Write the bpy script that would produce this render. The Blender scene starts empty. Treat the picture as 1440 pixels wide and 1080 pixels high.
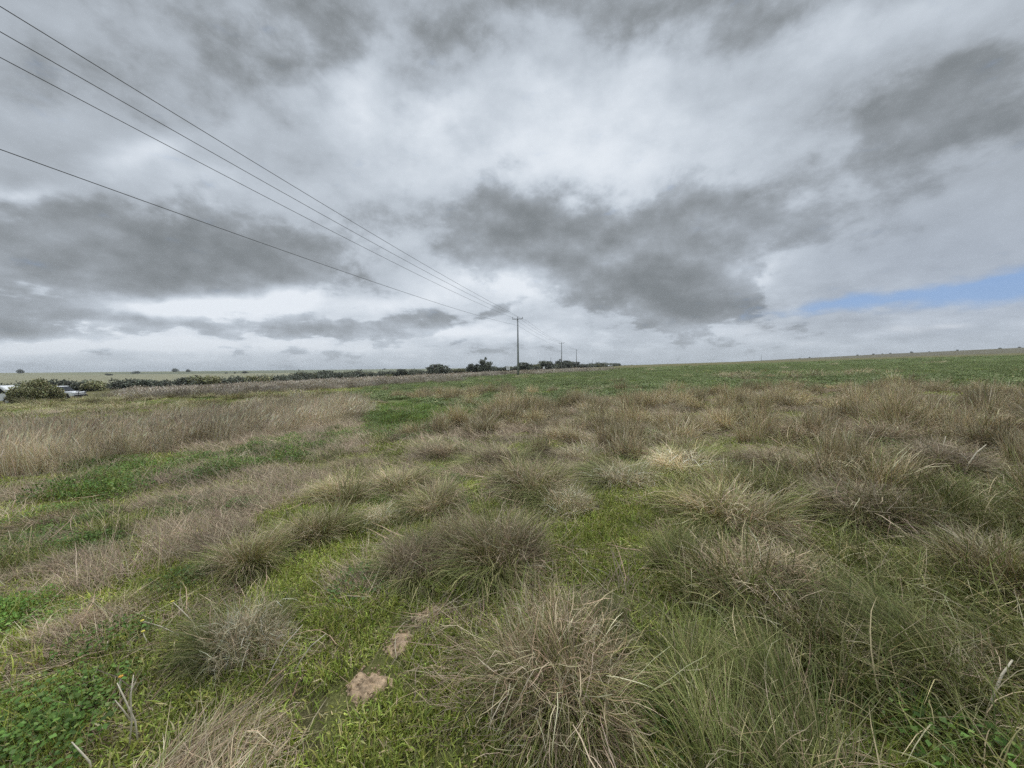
# Paddock under a stratocumulus sky: tussock grass, a power line, a scrub belt and two parked vehicles.
import bpy, bmesh, math
import numpy as np
from mathutils import Matrix, Vector, Euler

R = math.radians
rng = np.random.default_rng(11)
scene = bpy.context.scene
COL = scene.collection

# ------------------------------------------------------------------ noise and terrain
def _hash(ix, iy, seed):
    h = (ix.astype(np.int64) * 374761393 + iy.astype(np.int64) * 668265263 + seed * 144665) & 0xffffffff
    h = ((h ^ (h >> 13)) * 1274126177) & 0xffffffff
    h = h ^ (h >> 16)
    return (h & 0xffffff) / float(0xffffff)

def vnoise(x, y, seed=0):
    x = np.asarray(x, float); y = np.asarray(y, float)
    ix = np.floor(x); iy = np.floor(y)
    fx = x - ix; fy = y - iy
    fx = fx * fx * (3 - 2 * fx); fy = fy * fy * (3 - 2 * fy)
    a = _hash(ix, iy, seed); b = _hash(ix + 1, iy, seed)
    c = _hash(ix, iy + 1, seed); d = _hash(ix + 1, iy + 1, seed)
    return (a + (b - a) * fx) * (1 - fy) + (c + (d - c) * fx) * fy

def fbm(x, y, scale, seed=0, octv=4):
    s = 0; amp = 1; tot = 0; f = 1 / scale
    for o in range(octv):
        s = s + amp * vnoise(x * f + 17.3 * o, y * f - 9.1 * o, seed + o)
        tot += amp; amp *= .5; f *= 2.03
    return s / tot

def sstep(a, b, x):
    t = np.clip((x - a) / (b - a), 0, 1)
    return t * t * (3 - 2 * t)

def H(x, y):
    """Height of the land (m). The paddock tilts up to the right and falls away to a shallow valley on the left."""
    x = np.asarray(x, float); y = np.asarray(y, float)
    r = np.hypot(x, y)
    k = np.minimum(1, 650 / np.maximum(r, 1))
    xe = x * k
    right = .0222 * np.maximum(xe, 0)
    left = -7.4 * (1 - np.exp(np.minimum(xe, 0) / 190.))
    z = right + left
    # far plain on the left climbs back to eye level
    far = sstep(260, 1900, r) * sstep(60, -160, x - .25 * y)
    z = z * (1 - far) + far * (1.9 + 1.2 * fbm(x, y, 600, 5, 2))
    # brown ridge behind the crop on the right
    az = np.degrees(np.arctan2(x, np.maximum(y, 1e-3)))
    z = z + sstep(700, 1250, r) * (1 - sstep(1700, 2600, r)) * (np.clip(az - 20, 0, 60) * .53 + 1.1 + 3.0 * (fbm(x, y, 260, 8, 3) - .5)) * sstep(10, 40, az)
    z = z + (fbm(x, y, 60, 21, 3) - .5) * 0.5 * sstep(20, 90, r)
    z = z + (fbm(x, y, 5, 2, 3) - .5) * 0.16 * sstep(1.5, 6, r) + (fbm(x, y, .7, 3, 3) - .5) * .07
    return z

# ------------------------------------------------------------------ camera
W, HGT, F = 1440., 1080., 541.
EYE = float(H(0, 0)) + 1.6
cam_rot = Matrix.Rotation(R(90 - 2.38), 4, 'X') @ Matrix.Rotation(R(-.6), 4, 'Z')
cd = bpy.data.cameras.new('camera'); cam = bpy.data.objects.new('camera', cd); COL.objects.link(cam)
cam.matrix_world = Matrix.Translation((0, 0, EYE)) @ cam_rot
cd.sensor_width = 36; cd.lens = F / W * 36; cd.clip_end = 30000; cd.clip_start = .05
scene.camera = cam
CR = np.array(cam_rot.to_3x3())

def ray(px, py):
    d = CR @ np.array([(px - W / 2) / F, -(py - HGT / 2) / F, -1.])
    return d / np.linalg.norm(d)

_T = np.concatenate([np.arange(1, 30, .02), np.geomspace(30, 4000, 3000)])
def ground_at(px, py):
    """Where the sight line through a photo point meets the land: (x, y, z)."""
    d = ray(px, py)
    P = d[None, :] * _T[:, None]
    dz = EYE + P[:, 2] - H(P[:, 0], P[:, 1])
    i = int(np.argmax(dz < 0))
    if dz[i] >= 0: i = len(_T) - 1
    return P[i, 0], P[i, 1], float(H(P[i, 0], P[i, 1]))

def at_depth(px, Y):
    """x of the vertical through photo column px (near the horizon) at distance Y ahead."""
    d = ray(px, 520); return d[0] / d[1] * Y

# ------------------------------------------------------------------ object helpers
def tag(o, label=None, cat=None, group=None, kind=None):
    if label: o['label'] = label
    if cat: o['category'] = cat
    if group: o['group'] = group
    if kind: o['kind'] = kind
    return o

def link(name, data, parent=None, mat=None):
    o = bpy.data.objects.new(name, data); COL.objects.link(o)
    if parent: o.parent = parent
    if mat is not None and data is not None and not data.materials: data.materials.append(mat)
    return o

def empty(name, loc=(0, 0, 0), rz=0):
    o = bpy.data.objects.new(name, None); COL.objects.link(o)
    o.empty_display_size = .2
    o.location = loc; o.rotation_euler = (0, 0, rz)
    return o

def mesh_np(name, V, Q, colr=None, mat=None, smooth=False):
    """V (n,3), Q (m,4) quads or (m,3) tris."""
    me = bpy.data.meshes.new(name)
    V = np.ascontiguousarray(V, np.float32); Q = np.ascontiguousarray(Q, np.int32)
    k = Q.shape[1]
    me.vertices.add(len(V)); me.vertices.foreach_set('co', V.ravel())
    me.loops.add(Q.size); me.loops.foreach_set('vertex_index', Q.ravel())
    me.polygons.add(len(Q)); me.polygons.foreach_set('loop_start', np.arange(0, Q.size, k, dtype=np.int32))
    me.update(calc_edges=True)
    if colr is not None:
        a = me.attributes.new('Col', 'FLOAT_COLOR', 'POINT')
        c4 = np.ones((len(V), 4), np.float32); c4[:, :3] = colr
        a.data.foreach_set('color', c4.ravel())
    if smooth: me.polygons.foreach_set('use_smooth', np.ones(len(Q), bool))
    if mat: me.materials.append(mat)
    return me

def bm_mesh(name, bm, mat=None, smooth=False):
    me = bpy.data.meshes.new(name); bm.normal_update(); bm.to_mesh(me); bm.free()
    if smooth:
        for p in me.polygons: p.use_smooth = True
    if mat: me.materials.append(mat)
    return me

def add_box(bm, c, s, bevel=0):
    r = bmesh.ops.create_cube(bm, size=1, matrix=Matrix.Translation(c) @ Matrix.Diagonal((*s, 1)))
    if bevel:
        es = list({e for v in r['verts'] for e in v.link_edges})
        bmesh.ops.bevel(bm, geom=es, offset=bevel, segments=2, affect='EDGES', profile=.6)

def add_cyl(bm, p0, p1, r0, r1=None, n=12, caps=True):
    p0 = Vector(p0); p1 = Vector(p1); r1 = r0 if r1 is None else r1
    d = p1 - p0; q = d.to_track_quat('Z', 'Y').to_matrix().to_4x4()
    bmesh.ops.create_cone(bm, cap_ends=caps, segments=n, radius1=r0, radius2=r1, depth=d.length,
                          matrix=Matrix.Translation((p0 + p1) / 2) @ q)

def add_tube(bm, pts, rad, n=6):
    pts = [Vector(p) for p in pts]; rings = []
    for i, p in enumerate(pts):
        d = (pts[min(i + 1, len(pts) - 1)] - pts[max(i - 1, 0)]).normalized()
        a = d.cross(Vector((0, 0, 1)));
        if a.length < 1e-3: a = Vector((1, 0, 0))
        a.normalize(); b = a.cross(d)
        r = rad[i] if hasattr(rad, '__len__') else rad
        rings.append([bm.verts.new(p + (a * math.cos(2 * math.pi * k / n) + b * math.sin(2 * math.pi * k / n)) * r) for k in range(n)])
    for A, B in zip(rings, rings[1:]):
        for k in range(n): bm.faces.new((A[k], A[(k + 1) % n], B[(k + 1) % n], B[k]))
    bm.faces.new(rings[0][::-1]); bm.faces.new(rings[-1])

def add_prism(bm, prof, x0, x1):
    """Extrude a (y, z) profile from x0 to x1."""
    A = [bm.verts.new((x0, y, z)) for y, z in prof]; B = [bm.verts.new((x1, y, z)) for y, z in prof]
    n = len(prof)
    for k in range(n): bm.faces.new((A[k], A[(k + 1) % n], B[(k + 1) % n], B[k]))
    bm.faces.new(A[::-1]); bm.faces.new(B)

# ------------------------------------------------------------------ materials
def new_mat(name):
    m = bpy.data.materials.new(name); m.use_nodes = True
    nt = m.node_tree; nt.nodes.clear()
    out = nt.nodes.new('ShaderNodeOutputMaterial')
    return m, nt, out

def plain(name, col, rough=.6, metal=0., spec=.4, var=.12, scale=6.):
    m, nt, out = new_mat(name)
    b = nt.nodes.new('ShaderNodeBsdfPrincipled'); nt.links.new(b.outputs[0], out.inputs[0])
    b.inputs['Roughness'].default_value = rough; b.inputs['Metallic'].default_value = metal
    b.inputs['Specular IOR Level'].default_value = spec
    tc = nt.nodes.new('ShaderNodeTexCoord'); nz = nt.nodes.new('ShaderNodeTexNoise')
    nz.inputs['Scale'].default_value = scale; nz.inputs['Detail'].default_value = 5
    nt.links.new(tc.outputs['Object'], nz.inputs['Vector'])
    mr = nt.nodes.new('ShaderNodeMapRange'); mr.inputs['To Min'].default_value = 1 - var * 2; mr.inputs['To Max'].default_value = 1 + var * 2
    mr.inputs['From Min'].default_value = .2; mr.inputs['From Max'].default_value = .8
    nt.links.new(nz.outputs[0], mr.inputs['Value'])
    mx = nt.nodes.new('ShaderNodeMix'); mx.data_type = 'RGBA'; mx.blend_type = 'MULTIPLY'; mx.inputs[0].default_value = 1
    mx.inputs[6].default_value = (*col, 1); nt.links.new(mr.outputs[0], mx.inputs[7])
    nt.links.new(mx.outputs[2], b.inputs['Base Color'])
    return m

def leafy(name, gain=(1, 1, 1), trans=.14, rough=.6, patch=.35, patch_scale=.7, rnd=.25):
    """Vegetation: pigment per blade in 'Col', varied by plant and by where it grows."""
    m, nt, out = new_mat(name); N = nt.nodes; L = nt.links
    at = N.new('ShaderNodeAttribute'); at.attribute_name = 'Col'
    g = N.new('ShaderNodeNewGeometry'); nz = N.new('ShaderNodeTexNoise'); nz.inputs['Scale'].default_value = patch_scale; nz.inputs['Detail'].default_value = 4
    L.new(g.outputs['Position'], nz.inputs['Vector'])
    mr = N.new('ShaderNodeMapRange'); mr.inputs['From Min'].default_value = .3; mr.inputs['From Max'].default_value = .7
    mr.inputs['To Min'].default_value = 1 - patch; mr.inputs['To Max'].default_value = 1 + patch
    L.new(nz.outputs[0], mr.inputs['Value'])
    oi = N.new('ShaderNodeObjectInfo')
    m2 = N.new('ShaderNodeMapRange'); m2.inputs['To Min'].default_value = 1 - rnd; m2.inputs['To Max'].default_value = 1 + rnd
    L.new(oi.outputs['Random'], m2.inputs['Value'])
    mu = N.new('ShaderNodeMath'); mu.operation = 'MULTIPLY'; L.new(mr.outputs[0], mu.inputs[0]); L.new(m2.outputs[0], mu.inputs[1])
    v1 = N.new('ShaderNodeVectorMath'); v1.operation = 'MULTIPLY'; L.new(at.outputs['Color'], v1.inputs[0]); v1.inputs[1].default_value = gain
    v2 = N.new('ShaderNodeVectorMath'); v2.operation = 'SCALE'; L.new(v1.outputs[0], v2.inputs[0]); L.new(mu.outputs[0], v2.inputs['Scale'])
    b = N.new('ShaderNodeBsdfPrincipled'); b.inputs['Roughness'].default_value = rough; b.inputs['Specular IOR Level'].default_value = .25
    t = N.new('ShaderNodeBsdfTranslucent'); ms = N.new('ShaderNodeMixShader'); ms.inputs[0].default_value = trans
    L.new(v2.outputs[0], b.inputs['Base Color']); L.new(v2.outputs[0], t.inputs[0])
    L.new(b.outputs[0], ms.inputs[1]); L.new(t.outputs[0], ms.inputs[2]); L.new(ms.outputs[0], out.inputs[0])
    return m

# ------------------------------------------------------------------ where things grow (world polygons on the land)
def poly(pts): return np.array([ground_at(*p)[:2] for p in pts])
def inside(P, x, y):
    c = np.zeros(x.shape, bool); n = len(P); j = n - 1
    for i in range(n):
        xi, yi = P[i]; xj, yj = P[j]
        c ^= ((yi > y) != (yj > y)) & (x < (xj - xi) * (y - yi) / (yj - yi + 1e-12) + xi)
        j = i
    return c
def region(polys, x, y, warp=.12):
    r = np.hypot(x, y); w = warp * r
    xx = x + (fbm(x, y, .5, 31, 3) - .5) * np.minimum(w, .8) * 2 + (fbm(x, y, 3, 35, 2) - .5) * w * .6
    yy = y + (fbm(x, y, .5, 41, 3) - .5) * np.minimum(w, .8) * 2 + (fbm(x, y, 3, 45, 2) - .5) * w * .6
    m = np.zeros(x.shape, bool)
    for P in polys: m |= inside(P, xx, yy)
    return m

STRAW = [poly(p) for p in (
    [(-140, 622), (60, 612), (200, 602), (300, 588), (380, 578), (430, 570), (505, 568), (520, 587), (430, 605), (350, 618), (260, 642), (140, 655), (60, 670), (-160, 692)],
    [(180, 551), (300, 545), (420, 537), (600, 531), (660, 537), (540, 543), (420, 551), (220, 561), (150, 560)],
    [(560, 528), (720, 525), (860, 519), (868, 521), (760, 527), (620, 534)],
)]
BROWN = [poly(p) for p in (
    [(620, 600), (700, 575), (820, 566), (950, 562), (1120, 548), (1280, 545), (1600, 560), (1600, 640), (1440, 655), (1300, 650), (1180, 640), (1090, 640), (990, 660), (870, 670), (800, 690), (700, 690), (600, 690), (520, 700), (500, 680), (580, 640)],
    [(1000, 530), (1200, 524), (1280, 528), (1130, 537), (1010, 538)],
    [(560, 560), (640, 550), (720, 549), (760, 556), (650, 566)],
    [(1110, 640), (1300, 620), (1350, 680), (1290, 740), (1130, 730)],
)]
WEED = [poly(p) for p in (
    [(60, 690), (110, 665), (190, 645), (215, 660), (180, 690), (190, 720), (120, 740), (40, 740)],
    [(225, 655), (290, 640), (330, 660), (320, 680), (260, 680)],
    [(345, 640), (400, 620), (475, 605), (490, 625), (430, 655), (350, 655)],
    [(-30, 760), (60, 735), (160, 740), (140, 770), (50, 800), (-40, 820)],
    [(130, 790), (200, 770), (215, 790), (150, 815)], [(-40, 860), (60, 840), (110, 870), (60, 900), (-40, 920)],
    [(-60, 1000), (60, 950), (150, 900), (290, 920), (270, 980), (120, 1010), (20, 1060), (-60, 1100)], [(205, 710), (290, 690), (320, 720), (220, 730)],
    [(500, 585), (560, 565), (660, 580), (600, 610), (520, 620)],
    [(1100, 700), (1180, 690), (1190, 720), (1120, 740)], [(930, 900), (1000, 1010), (960, 1080), (900, 1090)],
    [(1290, 700), (1440, 670), (1480, 720), (1330, 740)],
)]
THATCH = [poly(p) for p in (
    [(180, 690), (240, 660), (330, 655), (350, 690), (420, 660), (500, 650), (520, 680), (430, 710), (330, 735), (200, 740)],
    [(10, 830), (70, 800), (130, 820), (150, 850), (60, 855)], [(170, 765), (240, 740), (330, 730), (370, 755), (250, 785)],
    [(-60, 975), (0, 935), (110, 885), (230, 850), (290, 858), (220, 885), (110, 930), (0, 985)],
    [(40, 1080), (110, 1020), (250, 980), (260, 1010), (140, 1100)],
    [(330, 600), (420, 605), (520, 590), (540, 610), (480, 645), (380, 650), (300, 640)],
    [(0, 700), (80, 690), (90, 730), (0, 750)],
)]
PATH = [poly(p) for p in (
    [(430, 1090), (470, 960), (440, 870), (430, 800), (500, 760), (540, 730), (600, 700), (650, 700), (600, 740), (540, 790), (560, 850), (640, 870), (660, 1000), (720, 1090)],
    [(840, 680), (900, 670), (930, 720), (960, 790), (930, 860), (860, 830), (830, 760)],
    [(590, 690), (615, 650), (650, 620), (690, 605), (690, 630), (670, 660), (640, 700)], [(410, 830), (520, 720), (560, 720), (480, 830)],
)]
LONG = [poly(p) for p in (
    [(930, 1000), (960, 860), (1010, 850), (1160, 770), (1250, 720), (1440, 690), (1700, 700), (1900, 1200), (900, 1200)],
    [(930, 690), (1110, 660), (1120, 700), (1050, 740), (960, 740)],
)]
SOIL = [poly(p) for p in ([(0, 900), (60, 888), (70, 900), (0, 920)], [(24, 946), (60, 936), (62, 948), (30, 958)])]
ROUGH = [poly(p) for p in (
    [(-160, 562), (100, 560), (300, 552), (430, 552), (520, 556), (500, 566), (430, 568), (300, 586), (100, 608), (-160, 620)],
    [(340, 780), (450, 730), (540, 690), (560, 700), (470, 760), (400, 810)],
)]
CROP = [poly(p) for p in (
    [(600, 535), (760, 526), (880, 518), (1000, 514), (1140, 509), (1440, 500), (1800, 490), (1800, 560), (1440, 552), (1180, 545), (1080, 553), (900, 563), (780, 570), (650, 578), (560, 566), (470, 560), (500, 549)],
)]
print('regions ok', [tuple(np.round(STRAW[0].mean(0), 1)), tuple(np.round(CROP[0].mean(0), 1))])

# ------------------------------------------------------------------ ground sheet
def build_ground():
    rad = np.concatenate([[0.02, .25, .5], np.geomspace(.75, 9000, 300)])
    ang = np.concatenate([np.arange(-75, 75, .3), np.arange(75, 285, 5)])
    A, Rr = np.meshgrid(np.radians(ang), rad)
    x = np.sin(A) * Rr; y = np.cos(A) * Rr
    z = H(x, y)
    n, m = x.shape
    V = np.stack([x, y, z], -1).reshape(-1, 3)
    i = np.arange(n - 1)[:, None] * m; j = np.arange(m)[None, :]; j2 = (j + 1) % m
    Q = np.stack([i + j, i + m + j, i + m + j2, i + j2], -1).reshape(-1, 4)[:, ::-1]
    xf, yf = V[:, 0], V[:, 1]; r = np.hypot(xf, yf)
    c = np.zeros((len(V), 3)); c[:] = (.14, .13, .058)                 # litter and low green
    def put(mask, col, k=1.):
        mk = (mask.astype(float) * k)[:, None]; c[:] = c * (1 - mk) + np.array(col) * mk
    front = yf > 0
    put(region(BROWN, xf, yf, .08) & front, (.22, .175, .11))
    put(region(STRAW, xf, yf, .05) & front, (.33, .28, .19))
    put(region(THATCH, xf, yf) & front, (.22, .17, .105))
    put(region(PATH, xf, yf) & front, (.17, .175, .06))
    crop = region(CROP, xf, yf, .03) & front
    put(crop, (.165, .195, .075))
    put(region(SOIL, xf, yf, .03) & front, (.36, .23, .13))
    az = np.degrees(np.arctan2(xf, yf))
    # beyond the crop: brown ridge on the right, stubble plain on the left
    put(sstep(690, 760, r) * sstep(6, 12, az) > .5, (.125, .112, .07))
    plain_l = sstep(230, 330, r) * (az < 8)
    band = fbm(xf * .25, yf, 160, 77, 3)
    pl = np.where(band[:, None] > .52, np.array((.235, .225, .145)), np.array((.18, .19, .115)))
    pl = np.where(band[:, None] < .38, np.array((.14, .15, .10)), pl)
    k = plain_l[:, None]; c = c * (1 - k) + pl * k
    me = mesh_np('ground', V, Q, c, None, True)
    m, nt, out = new_mat('ground'); N = nt.nodes; L = nt.links
    at = N.new('ShaderNodeAttribute'); at.attribute_name = 'Col'
    g = N.new('ShaderNodeNewGeometry')
    def noise(s, d=6):
        q = N.new('ShaderNodeTexNoise'); q.inputs['Scale'].default_value = s; q.inputs['Detail'].default_value = d; q.inputs['Roughness'].default_value = .65
        L.new(g.outputs['Position'], q.inputs['Vector']); return q
    n1 = noise(1.3); n2 = noise(.06, 8); n3 = noise(60, 8)
    def rngn(src, a, b, lo=.3, hi=.7):
        q = N.new('ShaderNodeMapRange'); q.inputs['From Min'].default_value = lo; q.inputs['From Max'].default_value = hi
        q.inputs['To Min'].default_value = a; q.inputs['To Max'].default_value = b; L.new(src.outputs[0], q.inputs['Value']); return q
    mu = N.new('ShaderNodeMath'); mu.operation = 'MULTIPLY'; L.new(rngn(n1, .7, 1.3).outputs[0], mu.inputs[0]); L.new(rngn(n2, .72, 1.28).outputs[0], mu.inputs[1])
    mu2 = N.new('ShaderNodeMath'); mu2.operation = 'MULTIPLY'; L.new(mu.outputs[0], mu2.inputs[0]); L.new(rngn(n3, .5, 1.45).outputs[0], mu2.inputs[1])
    v = N.new('ShaderNodeVectorMath'); v.operation = 'SCALE'; L.new(at.outputs['Color'], v.inputs[0]); L.new(mu2.outputs[0], v.inputs['Scale'])
    b = N.new('ShaderNodeBsdfPrincipled'); b.inputs['Roughness'].default_value = .95; b.inputs['Specular IOR Level'].default_value = .1
    L.new(v.outputs[0], b.inputs['Base Color'])
    bp = N.new('ShaderNodeBump'); bp.inputs['Strength'].default_value = .8; bp.inputs['Distance'].default_value = .06
    L.new(n3.outputs[0], bp.inputs['Height']); L.new(bp.outputs[0], b.inputs['Normal'])
    L.new(b.outputs[0], out.inputs[0]); me.materials.append(m)
    return tag(link('ground', me), 'gently sloping paddock ground running to the horizon', None, None, 'structure')
build_ground()

# ------------------------------------------------------------------ blades
def pal(n, cols, w, jit=.24):
    cols = np.array(cols); i = rng.choice(len(cols), n, p=np.array(w) / np.sum(w))
    return np.clip(cols[i] * (1 + rng.normal(0, jit, (n, 1))) * (1 + rng.normal(0, .05, (n, 3))), .01, .8)

def blades(n, base, az, th0, bend, length, width, S=4, cols=None, wob=.0, tipw=.15, power=1.4, zmin=.004, tip_gain=1.0):
    """Ribbons: base (n,2|3), azimuth, start lean from vertical, bend added along the blade. Returns V, Q, C."""
    base = np.asarray(base, float)
    if base.shape[1] == 2: base = np.c_[base, np.zeros(n)]
    s = np.linspace(0, 1, S + 1)
    P = np.zeros((n, S + 1, 3)); P[:, 0] = base
    a = az.copy(); ds = length / S
    T = []
    for k in range(S):
        th = th0 + bend * ((k + .5) / S) ** power
        a = a + rng.normal(0, 1, n) * wob
        th = th + rng.normal(0, 1, n) * wob * .6
        d = np.stack([np.sin(th) * np.sin(a), np.sin(th) * np.cos(a), np.cos(th)], -1)
        P[:, k + 1] = P[:, k] + d * ds[:, None]
    P[:, 1:, 2] = np.maximum(P[:, 1:, 2], zmin + rng.random((n, 1)) * .02)
    side = az + np.pi / 2 + rng.normal(0, .7, n)
    sd = np.stack([np.sin(side), np.cos(side), rng.normal(0, .25, n)], -1)
    prof = np.interp(s, [0, .35, .8, 1], [.8, 1, .7, tipw])
    wv = (width[:, None] * prof)[..., None] * sd[:, None, :] * .5
    V = np.stack([P - wv, P + wv], 2).reshape(-1, 3)
    b = (np.arange(n) * (S + 1) * 2)[:, None] + (np.arange(S) * 2)[None, :]
    Q = np.stack([b, b + 1, b + 3, b + 2], -1).reshape(-1, 4)
    C = np.repeat(cols[:, None, :], (S + 1) * 2, 1)
    if tip_gain != 1.0:
        gq = np.repeat(np.interp(s, [0, 1], [1, tip_gain]), 2)
        C = C * gq[None, :, None]
    return V, Q, C.reshape(-1, 3)

def join(*parts):
    V, Q, C = [], [], []; o = 0
    for v, q, c in parts:
        V.append(v); Q.append(q + o); C.append(c); o += len(v)
    return np.concatenate(V), np.concatenate(Q), np.concatenate(C)

def disc(n, r, p=.5):
    a = rng.random(n) * 2 * np.pi; q = r * rng.random(n) ** p
    return np.stack([np.sin(a) * q, np.cos(a) * q], -1), a, q / r

def leaves(n, P, size, tilt, cols):
    """Small folded diamond leaves at P with random heading."""
    a = rng.random(n) * 2 * np.pi
    t = np.abs(rng.normal(0, tilt, n))
    f = np.stack([np.sin(a) * np.cos(t), np.cos(a) * np.cos(t), -np.sin(t) * rng.choice([-1, 1], n)], -1)
    u = np.stack([np.cos(a), -np.sin(a), rng.normal(0, tilt * .6, n)], -1); u /= np.linalg.norm(u, axis=1)[:, None]
    nrm = np.cross(u, f)
    s = size[:, None]
    v0 = P; v1 = P + f * s * .55 + u * s * .42 + nrm * s * .1; v2 = P + f * s * 1.1; v3 = P + f * s * .55 - u * s * .42 + nrm * s * .1
    V = np.stack([v0, v1, v2, v3], 1).reshape(-1, 3)
    Q = np.arange(4 * n).reshape(-1, 4)
    return V, Q, np.repeat(cols, 4, 0)

DEAD = [(.44, .345, .22), (.32, .24, .15), (.60, .49, .335), (.22, .155, .095), (.37, .315, .20)]
DEADW = [4, 4, 1.6, 2.5, 3]
OLIVE = [(.20, .215, .065), (.27, .27, .10), (.14, .165, .042), (.44, .38, .19)]
OLIVEW = [4, 3, 3, 1.3]
FRESH = [(.28, .335, .06), (.37, .40, .088), (.195, .25, .046), (.42, .38, .15), (.48, .40, .23)]
FRESHW = [4, 3, 3, 1.8, 1.3]

M_dead = leafy('dead_grass'); M_skirt = leafy('green_blades'); M_short = leafy('short_grass', trans=.2)
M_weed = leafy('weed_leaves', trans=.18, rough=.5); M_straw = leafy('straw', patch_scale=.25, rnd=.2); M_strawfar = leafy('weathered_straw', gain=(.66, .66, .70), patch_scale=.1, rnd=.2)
M_long = leafy('long_grass', trans=.14); M_thatch = leafy('thatch', trans=.1); M_brown = leafy('brown_grass', patch_scale=.35, patch=.3)
M_crop = leafy('crop_leaves', trans=.25, patch_scale=.12, patch=.15, rnd=.15)

# dome of dead leaves, about 1 m across and .5 m high at scale 1
def dead_dome(n=3000, wide=.0042, spread=1.0, K=11, wts=DEADW, gain=1.):
    """Several tufts grown into one another and matted over: arching leaves, and a thatch of bent and broken ones on top."""
    c, ca, cq = disc(K, .30, .6)
    lean = np.clip(cq * rng.uniform(.4, 1.1, K) * spread, 0, 1.1); head = ca + rng.normal(0, .7, K)
    ls = rng.uniform(.6, 1.1, K) * (1 - .3 * cq); tone = rng.uniform(.72, 1.2, K)
    k = rng.integers(0, K, n)
    off, oa, oq = disc(n, .14, .6)
    B = c[k] + off
    v = np.stack([np.sin(head[k]) * lean[k] + np.sin(oa) * oq * .5, np.cos(head[k]) * lean[k] + np.cos(oa) * oq * .5], -1) + rng.normal(0, .38, (n, 2))
    az = np.arctan2(v[:, 0], v[:, 1]); th = np.clip(np.hypot(v[:, 0], v[:, 1]), 0, 1.5)
    ln = (.24 + .38 * rng.random(n) ** 1.3) * ls[k]
    bend = rng.gamma(1.8, .5, n) + .5 * cq[k]
    w = wide * (.45 + .95 * rng.random(n))
    col = pal(n, DEAD, wts) * tone[k][:, None]
    V1 = blades(n, B, az, th, bend, ln, w, 6, col, wob=.14)
    m = int(n * .5)
    d = rng.normal(0, 1, (m, 3)); d /= np.linalg.norm(d, axis=1)[:, None]; d[:, 2] = np.abs(d[:, 2])
    lump = .8 + .4 * fbm(d[:, 0] * 2 + 7, d[:, 1] * 2 + d[:, 2], .8, int(rng.integers(1, 900)), 2)[:, None]
    P = d * np.array([.47, .47, .36]) * (.62 + .42 * rng.random((m, 1))) * lump
    V2 = blades(m, P, np.arctan2(d[:, 0], d[:, 1]) + rng.normal(0, 1.1, m), 1.15 + rng.normal(0, .45, m), rng.normal(.35, .7, m), .10 + .22 * rng.random(m), w[:m] * .95, 4, pal(m, DEAD, wts), wob=.26)
    V, Q, C = join(V1, V2)
    return V, Q, np.clip(C * gain, 0, .8)
def green_skirt(n=1700, wide=.0042, cols=OLIVE, w=OLIVEW, lift=0., K=9):
    c, ca, cq = disc(K, .26, .5); ls = rng.uniform(.6, 1.15, K); tone = rng.uniform(.75, 1.2, K)
    k = rng.integers(0, K, n); off, oa, oq = disc(n, .12, .5)
    az = np.where(rng.random(n) < .75, ca[k], oa) + rng.normal(0, .45, n)
    th = np.clip(.65 - lift + .5 * rng.random(n) + rng.normal(0, .12, n), 0, 1.5)
    return blades(n, c[k] + off, az, th, .45 + rng.gamma(2.4, .3, n), (.32 + .42 * rng.random(n)) * ls[k], wide * (.6 + .8 * rng.random(n)), 5, pal(n, cols, w) * tone[k][:, None], wob=.12)
def stalks(n):
    B, a, q = disc(n, .16)
    return blades(n, B, a, .12 + .6 * rng.random(n), rng.normal(.35, .3, n), .42 + .24 * rng.random(n), np.full(n, .0042), 6,
                  pal(n, [(.52, .45, .30), (.42, .36, .24)], [1, 1]), wob=.06, tipw=.5)

def mat_mesh(n=2600, wide=.0044):
    K = 9; c, ca, cq = disc(K, .42); head = rng.normal(-1., .9, K)
    k = rng.integers(0, K, n); off, oa, oq = disc(n, .20)
    P = np.c_[c[k] + off, .01 + .17 * rng.random(n) ** 1.6 * (1 - oq * .7)]
    V1 = blades(n, P, head[k] + rng.normal(0, .5, n), 1.3 + rng.normal(0, .22, n), rng.normal(.15, .4, n), .12 + .34 * rng.random(n), wide * (.5 + .9 * rng.random(n)), 4, pal(n, DEAD + OLIVE[:1], DEADW + [2]), wob=.2)
    m = n // 9
    V2 = blades(m, disc(m, .5)[0], rng.normal(-1., 1., m), .5 + .5 * rng.random(m), .3 + .6 * rng.random(m), .12 + .2 * rng.random(m), wide * np.ones(m), 4, pal(m, DEAD, DEADW), wob=.15)
    return join(V1, V2)
DOMES = [mesh_np('dead_dome', *dead_dome(), M_dead) for _ in range(4)]
DOMES_PALE = [mesh_np('pale_dome', *dead_dome(1900, .0042, 1.1, 9, [4, .8, 6, .2, 2], 1.4), M_dead) for _ in range(2)]
DOMES_FLAT = [mesh_np('dead_mat', *mat_mesh(), M_dead) for _ in range(3)]
SKIRTS = [mesh_np('skirt', *green_skirt(), M_skirt) for _ in range(3)]
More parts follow.
